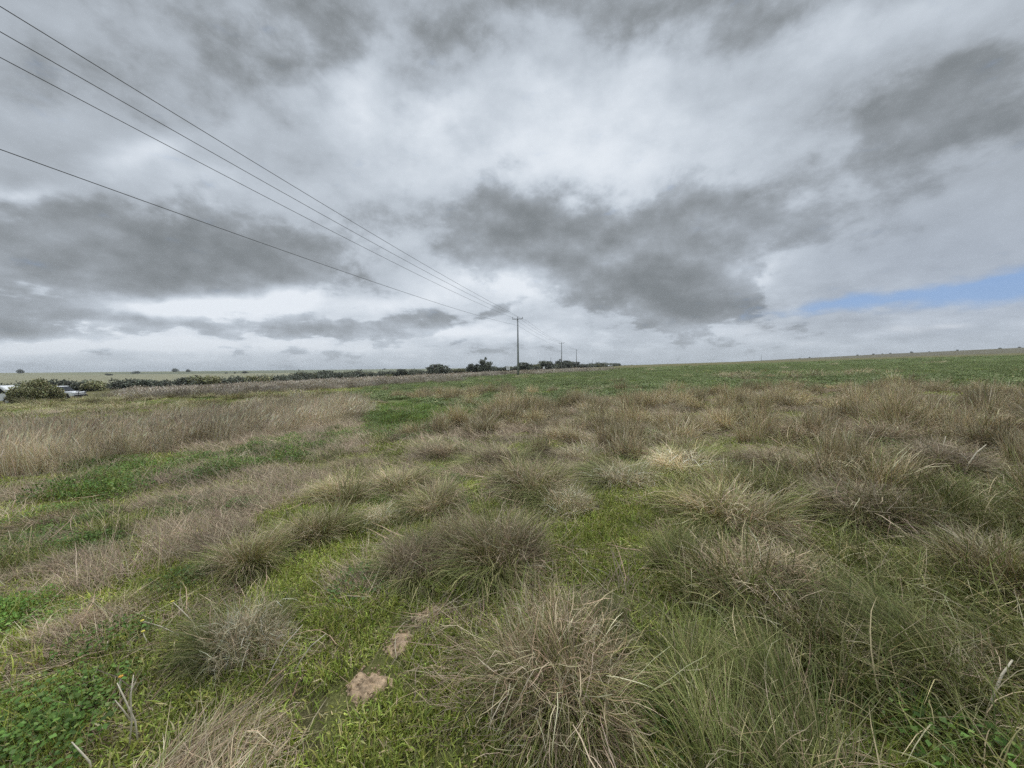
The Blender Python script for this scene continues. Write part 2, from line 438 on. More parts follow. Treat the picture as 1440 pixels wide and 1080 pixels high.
def lodged(n=2600, wide=.0042):
    """Long leaves combed over to one side and lying across each other."""
    K = 12; c, ca, cq = disc(K, .42, .6); head = rng.normal(0, .7, K); tone = rng.uniform(.7, 1.25, K); ls = rng.uniform(.7, 1.2, K)
    k = rng.integers(0, K, n); off, oa, oq = disc(n, .12)
    return join(blades(n, c[k] + off, head[k] + rng.normal(0, .55, n), np.clip(.25 + .35 * rng.random(n) + rng.normal(0, .15, n), 0, 1.3), .55 + rng.gamma(2.2, .32, n), (.35 + .42 * rng.random(n)) * ls[k], wide * (.6 + .8 * rng.random(n)), 6, pal(n, OLIVE + [(.105, .12, .03)], OLIVEW + [3]) * tone[k][:, None], wob=.12),
                blades(n // 6, np.c_[disc(n // 6, .5)[0], .08 + .25 * rng.random(n // 6)], rng.normal(0, 1.2, n // 6), 1.2 + rng.normal(0, .35, n // 6), rng.normal(.2, .6, n // 6), .12 + .3 * rng.random(n // 6), wide * (.6 + .6 * rng.random(n // 6)), 4, pal(n // 6, DEAD, DEADW), wob=.25))
DOMES_GREEN = [mesh_np('green_dome', *lodged(), M_skirt) for _ in range(3)]
DOMES_MIX = [mesh_np('mixed_dome', *join(green_skirt(1500, lift=.5, cols=OLIVE + DEAD[:3], w=[2, 3, 1, 2, 2, 2, 1]), dead_dome(1500)), M_dead) for _ in range(3)]
STALKS = [mesh_np('seed_stalk', *stalks(1), M_dead) for _ in range(8)]

TG = 'grass tussocks in the near paddock'
# (px, py of its foot's middle, width in photo px, height m at scale, kind, label)
TUSS = [
    (785, 985, 272, .56, 'dead', .8, 'largest near tussock, a grey brown dome of dead tangled leaves with green skirt'),
    (345, 920, 165, .48, 'pale', .7, 'compact pale crowned tussock with a skirt of grey green leaves, beside the yellow weed flowers'),
    (300, 1130, 290, .22, 'flat', .1, 'sprawling straw coloured tussock cut by the bottom edge, behind the broken pale stems'),
    (585, 805, 150, .45, 'half', .5, 'brown tussock combed over to one side at the edge of the bright green path'),
    (705, 795, 180, .52, 'mix', .9, 'tall olive and brown tussock just behind the largest dead dome'),
    (345, 800, 140, .36, 'mix', .2, 'low olive tussock with drooping blades beside the flattened brown thatch'),
    (1020, 735, 190, .46, 'mix', .9, 'yellowish green tussock with pale upright tips, beyond the fresh green hollow'),
    (1065, 835, 235, .44, 'dead', .5, 'wide brown tussock of matted dead leaves at the edge of the dark long grass'),
    (1215, 730, 230, .56, 'dead', .2, 'broad purplish brown tussock with a hollow face, below the forked white stalk'),
    (1060, 1060, 270, .40, 'green', .3, 'dark green tussock of arching leaves at the bottom of the long grass'),
    (1290, 950, 250, .36, 'green', .3, 'loose olive tussock leaning over in the dark long grass'),
    (1400, 830, 200, .46, 'mix', .5, 'grey brown tussock in the dark long grass at the picture edge'),
    (1180, 890, 190, .34, 'green', .3, 'small dull green tussock between the matted brown one and the olive one'),
    (540, 735, 95, .30, 'pale', .3, 'small pinkish straw tussock by itself beside the bright green path'),
    (610, 720, 115, .34, 'mix', .3, 'rounded brown tussock next to the small pinkish straw one'),
    (560, 690, 110, .34, 'mix', .2, 'dull green tussock behind the small pinkish straw one'),
    (800, 715, 110, .40, 'pale', .8, 'pale grey tussock with stiff upright straws above the fresh green hollow'),
    (640, 770, 120, .40, 'dead', .2, 'reddish brown tussock squeezed between the combed over and the tall olive one'),
    (745, 690, 150, .46, 'mix', .3, 'olive brown tussock with a dark shaded side in the middle of the field'),
    (880, 680, 140, .44, 'pale', .6, 'straw coloured tussock standing right behind the fresh green hollow'),
    (960, 660, 150, .46, 'pale', .7, 'upright pale brown tussock beyond the yellowish green one'),
    (700, 650, 110, .42, 'half', .1, 'dark brown tussock with a rounded top above the small green clearing'),
    (620, 640, 100, .38, 'half', .1, 'brown tussock leaning over the small green clearing'),
    (1070, 660, 130, .46, 'dead', .3, 'grey brown tussock between the yellowish green and the broad purplish one'),
    (60, 820, 150, .26, 'flat', .1, 'flattened mauve grey tussock at the edge of the leafy weeds'),
    (265, 760, 110, .24, 'flat', .1, 'collapsed straw tussock lying beside the low olive one'),
    (70, 735, 110, .30, 'flat', .1, 'brown collapsed tussock in the leafy weeds below the tall straw grass'),
    (430, 760, 105, .30, 'mix', .2, 'grey green tussock on the rim of the bright green path'),
    (480, 700, 110, .32, 'mix', .1, 'mixed green and brown tussock where the thatch meets the path'),
    (330, 655, 90, .30, 'pale', .4, 'grey straw tussock standing alone in front of the tall straw grass'),
    (370, 700, 110, .24, 'flat', .1, 'mauve brown collapsed tussock in the middle of the thatch'),
    (490, 660, 80, .32, 'half', .1, 'small brown tussock at the foot of the leafy green weeds'),
    (1140, 620, 130, .50, 'dead', .3, 'bushy grey brown tussock in front of the brown grass band'),
    (1330, 660, 160, .52, 'dead', .3, 'large grey brown tussock behind the forked white stalk'),
    (1240, 620, 140, .50, 'dead', .3, 'tall brown tussock rising from the brown grass band'),
    (850, 900, 130, .26, 'green', .1, 'low green tussock growing against the side of the largest dead dome'),
    (150, 860, 120, .20, 'flat', .1, 'thin mat of pale straw beside the sandy patch'),
    (940, 800, 90, .28, 'green', .4, 'small bright green tussock in the fresh green hollow'),
]
def place_tussocks():
    for i, (px, py, w, h, kind, st, label) in enumerate(TUSS):
        x, y, z = ground_at(px, py)
        dist = math.hypot(x, y)
        dep = y * math.cos(R(2.4))
        big = kind == 'dead' and w > 250
        sxy = (w / F * dep) / (1.05 if big else 1.22)
        sz = h / (.50 if big else .58)
        t = empty('grass_tussock', (x, y, z - .015), rng.random() * 6.28)
        tag(t, label, 'tussock', TG)
        sc = (sxy, sxy * rng.uniform(.85, 1.1), sz * 1.02)
        def add(name, me, k=1.):
            o = link(name, me, t); o.scale = (sc[0] * k, sc[1] * k, sc[2] * (k * .5 + .5)); o.rotation_euler = (rng.normal(0, .06), rng.normal(0, .06), rng.random() * 6.28); return o
        if kind == 'dead':
            add('dead_leaves', DOMES[i % 4]); add('green_skirt', SKIRTS[i % 3], .80)
        elif kind == 'pale':
            add('dead_leaves', DOMES_PALE[i % 2], .85); add('green_skirt', SKIRTS[i % 3], 1.05)
        elif kind == 'half':
            add('dead_leaves', DOMES[i % 4], .82); add('green_skirt', SKIRTS[i % 3], 1.05)
        elif kind == 'flat':
            o = add('dead_leaves', DOMES_FLAT[i % 3], 1.1); o.scale.z *= 1.15
        elif kind == 'mix':
            add('dead_leaves', DOMES_MIX[i % 3]); add('green_skirt', SKIRTS[(i + 1) % 3], .9)
        else:
            add('green_leaves', DOMES_GREEN[i % 3])
        if st > .25:
            for _ in range(3 if st < .5 else 5 if st < .85 else 7):
                o = add('seed_stalk', STALKS[int(rng.integers(0, 8))]); o.location = (*(rng.normal(0, .13, 2) * sxy), 0)
place_tussocks()

# ------------------------------------------------------------------ ground cover: stuff scattered over the land
def v_short(n=460, r=.28, hmin=.03, hmax=.115, cols=FRESH, w=FRESHW, wide=.0070):
    B, a, q = disc(n, r); 
    k = n // 8
    V2 = leaves(k, np.c_[disc(k, r)[0], .008 + .03 * rng.random(k)], .006 + .010 * rng.random(k), .5, pal(k, cols, [4, 3, 3, .6, .2]))
    return join(V2, blades(n, B, rng.random(n) * 6.28, np.abs(rng.normal(.1, .5, n)), rng.gamma(2, .5, n), hmin + (hmax - hmin) * rng.random(n) ** 1.5, wide * (.6 + .8 * rng.random(n)), 3, pal(n, cols, w), wob=.08))
def v_weed(n=460, r=.27, h=.14, size=.022):
    B, a, q = disc(n, r)
    z = (.015 + h * rng.random(n) ** .7 * (1 - .5 * q))
    V1 = leaves(n, np.c_[B, z], size * (.6 + .8 * rng.random(n)), .45, pal(n, [(.10, .18, .032), (.135, .225, .045), (.07, .135, .025), (.20, .25, .07)], [4, 3, 3, 1]))
    k = n // 3
    V2 = blades(k, disc(k, r)[0], rng.random(k) * 6.28, rng.random(k) * .7, rng.random(k) * .6, .05 + h * rng.random(k), np.full(k, .003), 3, pal(k, FRESH, FRESHW))
    return join(V1, V2)
def v_straw(n=130, r=.25, hmin=.28, hmax=.66, wide=.0045):
    B, a, q = disc(n, r)
    az = rng.normal(1.9, .9, n)
    cols = [(.64, .55, .40), (.52, .44, .315), (.74, .66, .50), (.40, .33, .23), (.32, .30, .15)]
    c = pal(n, cols, [4, 4, 2, 2, 1.5]); th = np.abs(rng.normal(0, .22, n)); bd = rng.gamma(2, .22, n); ln = hmin + (hmax - hmin) * rng.random(n)
    V1 = blades(n, B, az, th, bd, ln, wide * (.5 + .8 * rng.random(n)), 4, c, wob=.1)
    k = n // 2
    V2 = blades(k, disc(k, r)[0], rng.random(k) * 6.28, .4 + rng.random(k) * .8, rng.random(k), .15 + .3 * rng.random(k), wide * np.ones(k), 3, pal(k, DEAD + OLIVE, [3, 3, 1, 2, 2, 2, 2, 1, 1]), wob=.15)
    m = n // 4                                                            # seed heads: soft plumes near the tops
    b2 = np.c_[disc(m, r * 1.15)[0], hmin * .9 + (hmax - hmin) * .75 * rng.random(m)]
    V3 = blades(m, b2, rng.normal(1.9, .6, m), .25 + .3 * rng.random(m), .5 * rng.random(m), .10 + .10 * rng.random(m), wide * (2.2 + 2 * rng.random(m)), 3, pal(m, [(.60, .53, .40), (.50, .43, .32)], [1, 1]), wob=.1)
    return join(V1, V2, V3)
def v_brown(n=640, wide=.0075, green=.15):
    K = 6; c, ca, cq = disc(K, .24); k = rng.integers(0, K, n); off, oa, oq = disc(n, .13, .6); B = c[k] + off; ls = rng.uniform(.6, 1.15, K)
    az = np.where(rng.random(n) < .5, ca[k], oa) + rng.normal(0, .8, n)
    th = np.clip(.1 + .7 * cq[k] * rng.random(n) + rng.normal(0, .22, n), 0, 1.4)
    kd = int(n * green)
    c = pal(n, [(.54, .445, .285), (.41, .33, .205), (.68, .58, .39), (.27, .205, .125), (.41, .365, .215)], DEADW); c[:kd] = pal(kd, OLIVE, OLIVEW)
    return blades(n, B, az, th, rng.gamma(2, .38, n), (.24 + .40 * rng.random(n) ** 1.2) * ls[k], wide * (.5 + .8 * rng.random(n)), 4, c, wob=.14)
def v_long(n=190, r=.22, wide=.0045, hmin=.26, hmax=.62):
    B, a, q = disc(n, r)
    az = np.where(rng.random(n) < .45, rng.normal(-1.1, .7, n), rng.random(n) * 6.28)
    return blades(n, B, az, np.abs(rng.normal(.15, .3, n)), .35 + rng.gamma(2.2, .38, n), hmin + (hmax - hmin) * rng.random(n), wide * (.6 + .8 * rng.random(n)), 6,
                  pal(n, [(.13, .145, .038), (.185, .19, .058), (.085, .10, .025), (.30, .26, .12), (.47, .40, .24)], [3, 3, 3, 2.4, 2.0]), wob=.1)
def v_thatch(n=420, r=.33, wide=.0032):
    B, a, q = disc(n, r)
    P = np.c_[B, .01 + .07 * rng.random(n) ** 2 * (1 - q * .6)]
    az = rng.normal(-1.0, .6, n)
    return blades(n, P, az, 1.35 + rng.normal(0, .2, n), rng.normal(.1, .35, n), .12 + .32 * rng.random(n), wide * (.5 + .9 * rng.random(n)), 4,
                  pal(n, [(.40, .31, .205), (.30, .22, .15), (.53, .43, .29), (.20, .145, .10), (.26, .25, .11)], [4, 4, 2, 2, 1]), wob=.22)
def v_crop(n=190, r=.4, h=.24, size=.065):
    B, a, q = disc(n, r)
    z = .03 + h * rng.random(n)
    V1 = leaves(n, np.c_[B, z], size * (.5 + .9 * rng.random(n)), .55, pal(n, [(.18, .225, .085), (.225, .27, .11), (.145, .19, .068), (.36, .36, .18)], [4, 4, 3, 1.2]))
    k = n // 2
    V2 = blades(k, disc(k, r)[0], rng.random(k) * 6.28, rng.random(k) * .6, rng.random(k) * .5, .12 + h * rng.random(k), np.full(k, size * .15), 3, pal(k, [(.14, .20, .06), (.19, .24, .09), (.40, .37, .2)], [3, 3, 1]))
    return join(V1, V2)

HOLD = {}
def variants(name, fn, k, mat):
    HOLD[name] = [bpy.data.objects.new(name + '_tuft', mesh_np(name + '_tuft', *fn(), mat)) for _ in range(k)]

variants('short', v_short, 4, M_short)
variants('weed', v_weed, 4, M_weed)
variants('straw', v_straw, 4, M_straw)
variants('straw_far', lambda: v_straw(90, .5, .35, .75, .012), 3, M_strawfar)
variants('brown', v_brown, 4, M_brown)
variants('brown_far', lambda: v_brown(170, .014), 3, M_brown)
variants('long', v_long, 4, M_long)
variants('thatch', v_thatch, 4, M_thatch)
variants('crop', v_crop, 4, M_crop)

def wedge(n, r0, r1, half=66):
    a = np.radians(rng.uniform(-half, half, n)); r = np.sqrt(rng.uniform(r0 * r0, r1 * r1, n))
    return np.sin(a) * r, np.cos(a) * r
def area(r0, r1, half=66): return math.radians(2 * half) / 2 * (r1 * r1 - r0 * r0)

MOUNDS = [(566, 908, .20), (522, 966, .25), (606, 866, .18)]
_MP = [(*ground_at(a, b)[:2], w) for a, b, w in MOUNDS]
def off_mounds(x, y, pad=.05):
    m = np.ones(x.shape)
    if pad > .1:
        bx_, by_ = ground_at(345, 900)[:2]; m = np.where(np.hypot(x - bx_, y - by_) < .62, 0., m)
    for mx, my, w in _MP: m = np.where(np.hypot(x - mx, y - my) < w * .5 + pad, 0., m)
    return m
def scatter(name, label, kit, bands, keep, tilt=.08, hvar=.25):
    """bands: (r0, r1, plants per m2, xy scale, z scale); keep(x, y) -> probability."""
    X, Y, S, Z = [], [], [], []
    for r0, r1, dens, sxy, sz in bands:
        n = int(area(r0, r1) * dens)
        x, y = wedge(n, r0, r1)
        m = rng.random(n) < keep(x, y) * off_mounds(x, y, .35 if name in ('long_grass', 'leafy_weeds', 'thatch', 'brown_grass') else -.02 if name in ('turf', 'litter') else .05)
        x, y = x[m], y[m]; X.append(x); Y.append(y)
        S.append(sxy * rng.uniform(.8, 1.25, len(x))); Z.append(sz * np.clip(rng.normal(1, hvar, len(x)), .4, 1.7))
    X = np.concatenate(X); Y = np.concatenate(Y); S = np.concatenate(S); Z = np.concatenate(Z); n = len(X)
    me = bpy.data.meshes.new(name); me.vertices.add(n)
    me.vertices.foreach_set('co', np.stack([X, Y, H(X, Y) - .012], -1).astype(np.float32).ravel())
    rot = np.stack([rng.normal(0, tilt, n), rng.normal(0, tilt, n), rng.uniform(-.9, .9, n) if name in ('thatch', 'long_grass', 'straw_grass') else rng.uniform(0, 6.28, n)], -1).astype(np.float32)
    scl = np.stack([S, S, Z], -1).astype(np.float32)
    a = me.attributes.new('rot', 'FLOAT_VECTOR', 'POINT'); a.data.foreach_set('vector', rot.ravel())
    a = me.attributes.new('scl', 'FLOAT_VECTOR', 'POINT'); a.data.foreach_set('vector', scl.ravel())
    a = me.attributes.new('idx', 'INT', 'POINT'); a.data.foreach_set('value', rng.integers(0, len(HOLD[kit]), n).astype(np.int32))
    o = link(name, me); tag(o, label, None, None, 'stuff')
    ng = bpy.data.node_groups.new(name + '_scatter', 'GeometryNodeTree')
    ng.interface.new_socket('Geometry', in_out='INPUT', socket_type='NodeSocketGeometry')
    ng.interface.new_socket('Geometry', in_out='OUTPUT', socket_type='NodeSocketGeometry')
    N, L = ng.nodes, ng.links
    gi = N.new('NodeGroupInput'); go = N.new('NodeGroupOutput'); ip = N.new('GeometryNodeInstanceOnPoints'); jn = N.new('GeometryNodeJoinGeometry')
    for ob in HOLD[kit]:
        oi = N.new('GeometryNodeObjectInfo'); oi.inputs['Object'].default_value = ob; oi.inputs['As Instance'].default_value = False
        g2 = N.new('GeometryNodeGeometryToInstance'); L.new(oi.outputs['Geometry'], g2.inputs[0]); L.new(g2.outputs[0], jn.inputs[0])
    def attr(nm, ty):
        q = N.new('GeometryNodeInputNamedAttribute'); q.data_type = ty; q.inputs['Name'].default_value = nm
        return next(s for s in q.outputs if s.enabled and s.name == 'Attribute')
    e2r = N.new('FunctionNodeEulerToRotation'); L.new(attr('rot', 'FLOAT_VECTOR'), e2r.inputs[0])
    L.new(gi.outputs[0], ip.inputs['Points']); L.new(jn.outputs[0], ip.inputs['Instance'])
    ip.inputs['Pick Instance'].default_value = True; L.new(attr('idx', 'INT'), ip.inputs['Instance Index'])
    L.new(e2r.outputs[0], ip.inputs['Rotation']); L.new(attr('scl', 'FLOAT_VECTOR'), ip.inputs['Scale'])
    L.new(ip.outputs[0], go.inputs[0])
    md = o.modifiers.new('scatter', 'NODES'); md.node_group = ng
    print('scatter', name, n)
    return o

def f_short(x, y):
    p = .62 + .5 * (fbm(x, y, 1.5, 61, 3) - .5)
    p = np.where(region(PATH, x, y), 1, p)
    p = np.where(region(STRAW, x, y, .05), .08, p); p = np.where(region(BROWN, x, y, .08), .25, p)
    p = np.where(region(THATCH, x, y), .22, p); p = np.where(region(SOIL, x, y, .04), 0, p)
    p = np.where(region(ROUGH, x, y, .06), .18, p); p = np.where(region(WEED, x, y), .2, p)
    p = np.where(region(LONG, x, y), .4, p); p = np.where(region(CROP, x, y, .03), 0.1, p)
    return p
scatter('short_grass', 'short fresh green grass between the tussocks', 'short',
        [(.9, 6, 22, .8, .8), (6, 14, 8, 1.2, 1.), (14, 40, 2.2, 2.0, 1.3), (40, 75, .5, 4, 1.5)], f_short)
variants('turf', lambda: v_short(150, .12, .02, .075, FRESH, [4, 3, 3, 2, 2], .0050), 4, M_short)
def f_turf(x, y):
    p = np.full(x.shape, .9); p = np.where(region(SOIL, x, y, .04), .12, p); return np.where(region(LONG, x, y), .5, p)
scatter('turf', 'fine short turf covering the soil everywhere', 'turf', [(.9, 4.5, 75, 1., 1.), (4.5, 9, 26, 1.6, 1.1)], f_turf)
variants('litter', lambda: v_thatch(46, .13, .0036), 4, M_thatch)
scatter('litter', 'broken bits of dead straw lying on the turf', 'litter', [(.9, 5, 16, 1., .7), (5, 10, 7, 1.6, .8)], lambda x, y: np.clip(.25 + 2.2 * (fbm(x, y, .8, 51, 3) - .42), .08, 1), .05)
def f_weed(x, y):
    return np.where(region(WEED, x, y), 1., .10 * (fbm(x, y, 1.2, 91, 3) > .56))
scatter('leafy_weeds', 'low patches of dark green broad leaved weeds', 'weed', [(.9, 8, 14, .8, .8), (8, 20, 6, 1.2, 1.4), (20, 50, 1.2, 2.4, 1.4)], f_weed)
def f_straw(x, y): return np.where(region(STRAW, x, y, .10), np.clip((fbm(x, y, 1.6, 64, 3) - .22) * 6, .45, 1), 0.)
scatter('straw_grass', 'tall pale straw grass in feathery bands', 'straw', [(3, 12, 12, 1., 1.), (12, 24, 6, 1.3, 1.)], f_straw, .1)
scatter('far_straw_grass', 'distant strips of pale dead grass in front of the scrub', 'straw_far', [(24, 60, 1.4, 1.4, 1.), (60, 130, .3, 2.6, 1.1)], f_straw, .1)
def f_brown(x, y):
    k = fbm(x, y, 2.2, 71, 3)
    return np.where(region(BROWN, x, y, .08), np.clip((k - .36) * 6, .08, 1), 0) + np.where(region(LONG, x, y), .30, 0) + .10 * (k > .6) * (np.hypot(x, y) > 5) * (~region(PATH, x, y)) * np.where(region(CROP, x, y, .03), .6, 1)
scatter('brown_grass', 'merging brown tussocky grass across the middle of the paddock', 'brown', [(1.6, 3.5, 2.2, .7, .6), (3.5, 11, 3.0, .9, .78), (11, 26, 1.9, 1.1, .9)], f_brown, .16, .4)
variants('rough', lambda: v_brown(420, .007, .5), 3, M_brown)
scatter('rough_grass', 'low olive and grey rough grass between the straw and the parked vehicles', 'rough', [(4, 16, 3, 1., .7), (16, 30, 1.1, 1.2, .75), (30, 70, .3, 2.2, .8)], lambda x, y: np.where(region(ROUGH, x, y, .06), np.clip((fbm(x, y, 2.5, 87, 3) - .3) * 4, .15, 1), 0), .12)
scatter('far_brown_grass', 'distant brown dead grass at the edge of the green crop', 'brown_far', [(26, 60, .9, 1.5, .85), (60, 110, .2, 2.4, .85)], f_brown, .12, .35)
def f_long(x, y): return np.where(region(LONG, x, y), .62, .07 * (fbm(x, y, 1.0, 95, 3) > .5) * (~region(THATCH + SOIL + PATH, x, y)))
scatter('long_grass', 'dark green long grass lying over in tangles', 'long', [(.8, 6, 16, .9, .72), (6, 14, 5, 1.2, .7)], f_long, .15)
def f_thatch(x, y): return np.where(region(THATCH, x, y), 1., np.where(region(BROWN, x, y, .08), .6, .14) * (fbm(x, y, .9, 99, 3) > np.where(region(BROWN, x, y, .08), .3, .53)) * (~region(SOIL + CROP, x, y)))
scatter('thatch', 'mats of flattened brown dead grass', 'thatch', [(.9, 7, 11, .8, 1.), (7, 18, 3.4, 1.3, 1.2), (18, 40, 1.0, 2.2, 1.3)], f_thatch, .06)
def f_crop(x, y): return np.where(region(CROP, x, y, .03), 1. - .5 * (fbm(x, y, 9, 55, 3) > .58), 0.)
scatter('crop_plants', 'green leafy crop covering the far side of the paddock', 'crop', [(9, 38, 2.6, 1.0, .7)], f_crop)
variants('crop_far', lambda: v_crop(420, .42, .2, .030), 4, M_crop)
scatter('far_crop', 'green crop further off, closing to an even band', 'crop_far', [(36, 90, 1.0, 1.8, 1.), (90, 260, .14, 4, 1.1)], f_crop)

# ------------------------------------------------------------------ scrub and trees
M_leafD = leafy('scrub_leaves', trans=.12, patch=.2, patch_scale=.2, rnd=.3, rough=.7)
M_bark = plain('bark', (.13, .11, .09), .9, var=.2)

def crown_mesh(name, lobes, n, leaf, cols, w):
    """Leaf clumps through the outer part of several lobes (cx,cy,cz,rx,ry,rz); gaps left by a noise."""
    vol = np.array([l[3] * l[4] * l[5] for l in lobes]) ** .67
    k = rng.choice(len(lobes), n, p=vol / vol.sum()); Lb = np.array(lobes)[k]
    d = rng.normal(0, 1, (n, 3)); d /= np.linalg.norm(d, axis=1)[:, None]
    rr = .55 + .5 * rng.random((n, 1)) ** .8
    lump = 1 + .35 * (fbm(d[:, 0] * 3 + k * 7, d[:, 1] * 3 + d[:, 2] * 4, 1.1, 13, 3)[:, None] - .5) * 2
    P = Lb[:, :3] + d * Lb[:, 3:] * rr * lump
    ok = (fbm(P[:, 0] * 1.3 + P[:, 2], P[:, 1] * 1.3 - P[:, 2] * .7, .22 * max(l[3] for l in lobes), 19, 2) > .36) & (P[:, 2] > .02)
    P = P[ok]; n = len(P)
    tint = (fbm(P[:, 0], P[:, 2] + P[:, 1], .35 * max(l[3] for l in lobes), 23, 2))[:, None]
    c = pal(n, cols, w, .25) * (.75 + .5 * tint)
    return mesh_np(name, *leaves(n, P, leaf * (.6 + .9 * rng.random(n)), .9, c), M_leafD)

def trunk_mesh(name, h, r, limbs, spread):
    bm = bmesh.new()
    pts = [(0, 0, -.25), (.02 * h, 0, h * .25), (-.015 * h, .02 * h, h * .5), (.02 * h, 0, h * .85)]
    add_tube(bm, pts, [r, r * .8, r * .6, r * .25], 7)
    for i in range(limbs):
        a = i * 6.28 / limbs + rng.random(); z0 = h * rng.uniform(.12, .5)
        s = spread * rng.uniform(.5, .95)
        add_tube(bm, [(0, 0, z0), (math.sin(a) * s * .5, math.cos(a) * s * .5, z0 + h * .18), (math.sin(a) * s, math.cos(a) * s, z0 + h * rng.uniform(.25, .4))], [r * .45, r * .3, r * .1], 5)
    return bm_mesh(name, bm, M_bark, True)

GREY = [(.165, .18, .135), (.14, .15, .11), (.195, .205, .155), (.11, .12, .09)]
SAGE = [(.27, .27, .14), (.23, .23, .12), (.32, .30, .17), (.18, .18, .10)]
GW = [3, 3, 2, 2]
def lobes_bush(k, flat=.75):
    L = []
    for i in range(k):
        a = rng.random() * 6.28; q = rng.random() ** .6 * .62
        s = rng.uniform(.28, .48)
        L.append((math.sin(a) * q, math.cos(a) * q, rng.uniform(.28, .62) * (1 - .4 * q), s, s, s * flat))
    L.append((0, 0, .3, .75, .75, .32))
    return L
BUSH = []
for i in range(5):
    cols = SAGE if i == 4 else GREY
    BUSH.append((crown_mesh('scrub_crown', lobes_bush(6), 2600, .085, cols, GW), trunk_mesh('scrub_trunk', .7, .035, 5, .5)))
TALL = []
for i in range(3):
    L = []
    for j in range(8):
        a = j * .8 + rng.random(); q = rng.uniform(.2, .62)
        s = rng.uniform(.26, .42)
        L.append((math.sin(a) * q, math.cos(a) * q, rng.uniform(.52, .84) - q * .22, s, s, s * .36))
    L += [(.1, 0, .22, .85, .85, .24), (-.2, .1, .3, .6, .6, .25)] + ([(.22, 0, .95, .20, .16, .05)] if i == 1 else [])
    TALL.append((crown_mesh('tree_crown', L, 5200, .09, GREY, GW), trunk_mesh('tree_trunk', .8, .03, 6, .5)))

def plant(name, kit, x, y, w, h, label, cat, group=None):
    z = float(H(x, y))
    t = empty(name, (x, y, z), rng.random() * 6.28); tag(t, label, cat, group)
    for nm, me in (('crown', kit[0]), ('trunk', kit[1])):
        o = link(nm, me, t); o.scale = (w / 2, w / 2 * rng.uniform(.85, 1.1), h)
    return t

# the scrub belt, nearest at the left and running away beyond the power line
belt = [(-128, 86), (-97, 95), (-80, 100), (-66, 112), (-70, 152), (-58, 178), (-30, 190), (-5, 205), (22, 225), (48, 262), (88, 360), (128, 470)]
bx = np.array([p[0] for p in belt], float); by = np.array([p[1] for p in belt], float)
tt = np.concatenate([[0], np.cumsum(np.hypot(np.diff(bx), np.diff(by)))])
SCRUB = 'dark scrub trees in the belt beyond the paddock'
def scrub_belt():
    n = 270
    for i in range(n):
        t = (i + rng.random() * .9) / n * tt[-1]
        x = np.interp(t, tt, bx); y = np.interp(t, tt, by)
        if y > 225 and rng.random() < .45: continue
        off = rng.uniform(0, 16 if i % 3 else 4)
        r = math.hypot(x, y); x += x / r * off + rng.normal(0, 1.); y += y / r * off
        f = np.interp(r, [90, 130, 220, 500], [.8, 1., 1.0, 1.1])
        h = rng.uniform(2.3, 4.0) * f * (1 + .25 * (rng.random() < .12)); w = h * rng.uniform(1.7, 3.0)
        plant('scrub_tree', BUSH[int(rng.integers(0, 5)) if rng.random() < .5 else int(rng.integers(0, 4))], x, y, w, h, 'dark grey green scrub tree in the low belt beyond the paddock', 'scrub tree', SCRUB)
scrub_belt()
def tall(px, Y, w, h, k, label):
    plant('gum_tree', TALL[k], at_depth(px, Y), Y, w, h, label, 'tree', 'taller gum trees standing out of the scrub belt')
tall(618, 186, 12.5, 5.6, 0, 'broad crowned dark gum tree standing by itself above the scrub belt')
tall(683, 190, 10., 7.0, 1, 'tallest gum tree with a small crooked tuft on top of its crown')
tall(666, 196, 8.5, 5.2, 2, 'lower gum tree joined to the side of the tallest one')
tall(737, 215, 14., 4.8, 0, 'wide low gum tree right behind the nearest power pole')
tall(768, 226, 14.5, 5.6, 2, 'spreading gum tree with a flat top, above the little white marker')
tall(786, 240, 8., 5.8, 1, 'feathery gum tree at the foot of the second power pole')
tall(797, 250, 10., 5.6, 0, 'dark gum tree just past the second power pole')
tall(808, 262, 11., 5.0, 2, 'round gum tree behind the third power pole')
tall(455, 152, 10., 4.0, 0, 'dark gum tree at the start of the closer scrub')
tall(565, 182, 9., 3.9, 2, 'pointed dark gum tree left of the broad crowned one')
plant('round_bush', BUSH[0], at_depth(491, 138), 138, 6.2, 2.9, 'round dark bush standing forward of the scrub belt', 'bush')
plant('round_bush', BUSH[4], at_depth(545, 150), 150, 4.2, 1.5, 'low sage bush in front of the dark scrub belt', 'bush')
plant('round_bush', BUSH[4], at_depth(406, 118), 118, 5.2, 1.6, 'low sage bush at the rim of the pale straw strip', 'bush')

# the rounded bush in front of the parked vehicles
VY = 45.
bxv = at_depth(49, VY)
big = (crown_mesh('bush_crown', [(-.62, 0, .32, .42, .4, .34), (-.25, .1, .48, .42, .45, .40), (.1, 0, .58, .42, .42, .42), (-.05, -.2, .35, .6, .5, .36), (.5, .05, .38, .40, .4, .36), (.78, 0, .26, .26, .3, .26)], 17000, .062, SAGE, GW), trunk_mesh('bush_trunk', .7, .05, 7, .6))
t = plant('roadside_bush', big, bxv, VY, 4.3, 2.7, 'rounded olive bush standing in front of the white vehicles', 'bush')
t.rotation_euler.z = math.atan2(-bxv, VY) * .9
bigz = float(H(bxv, VY))

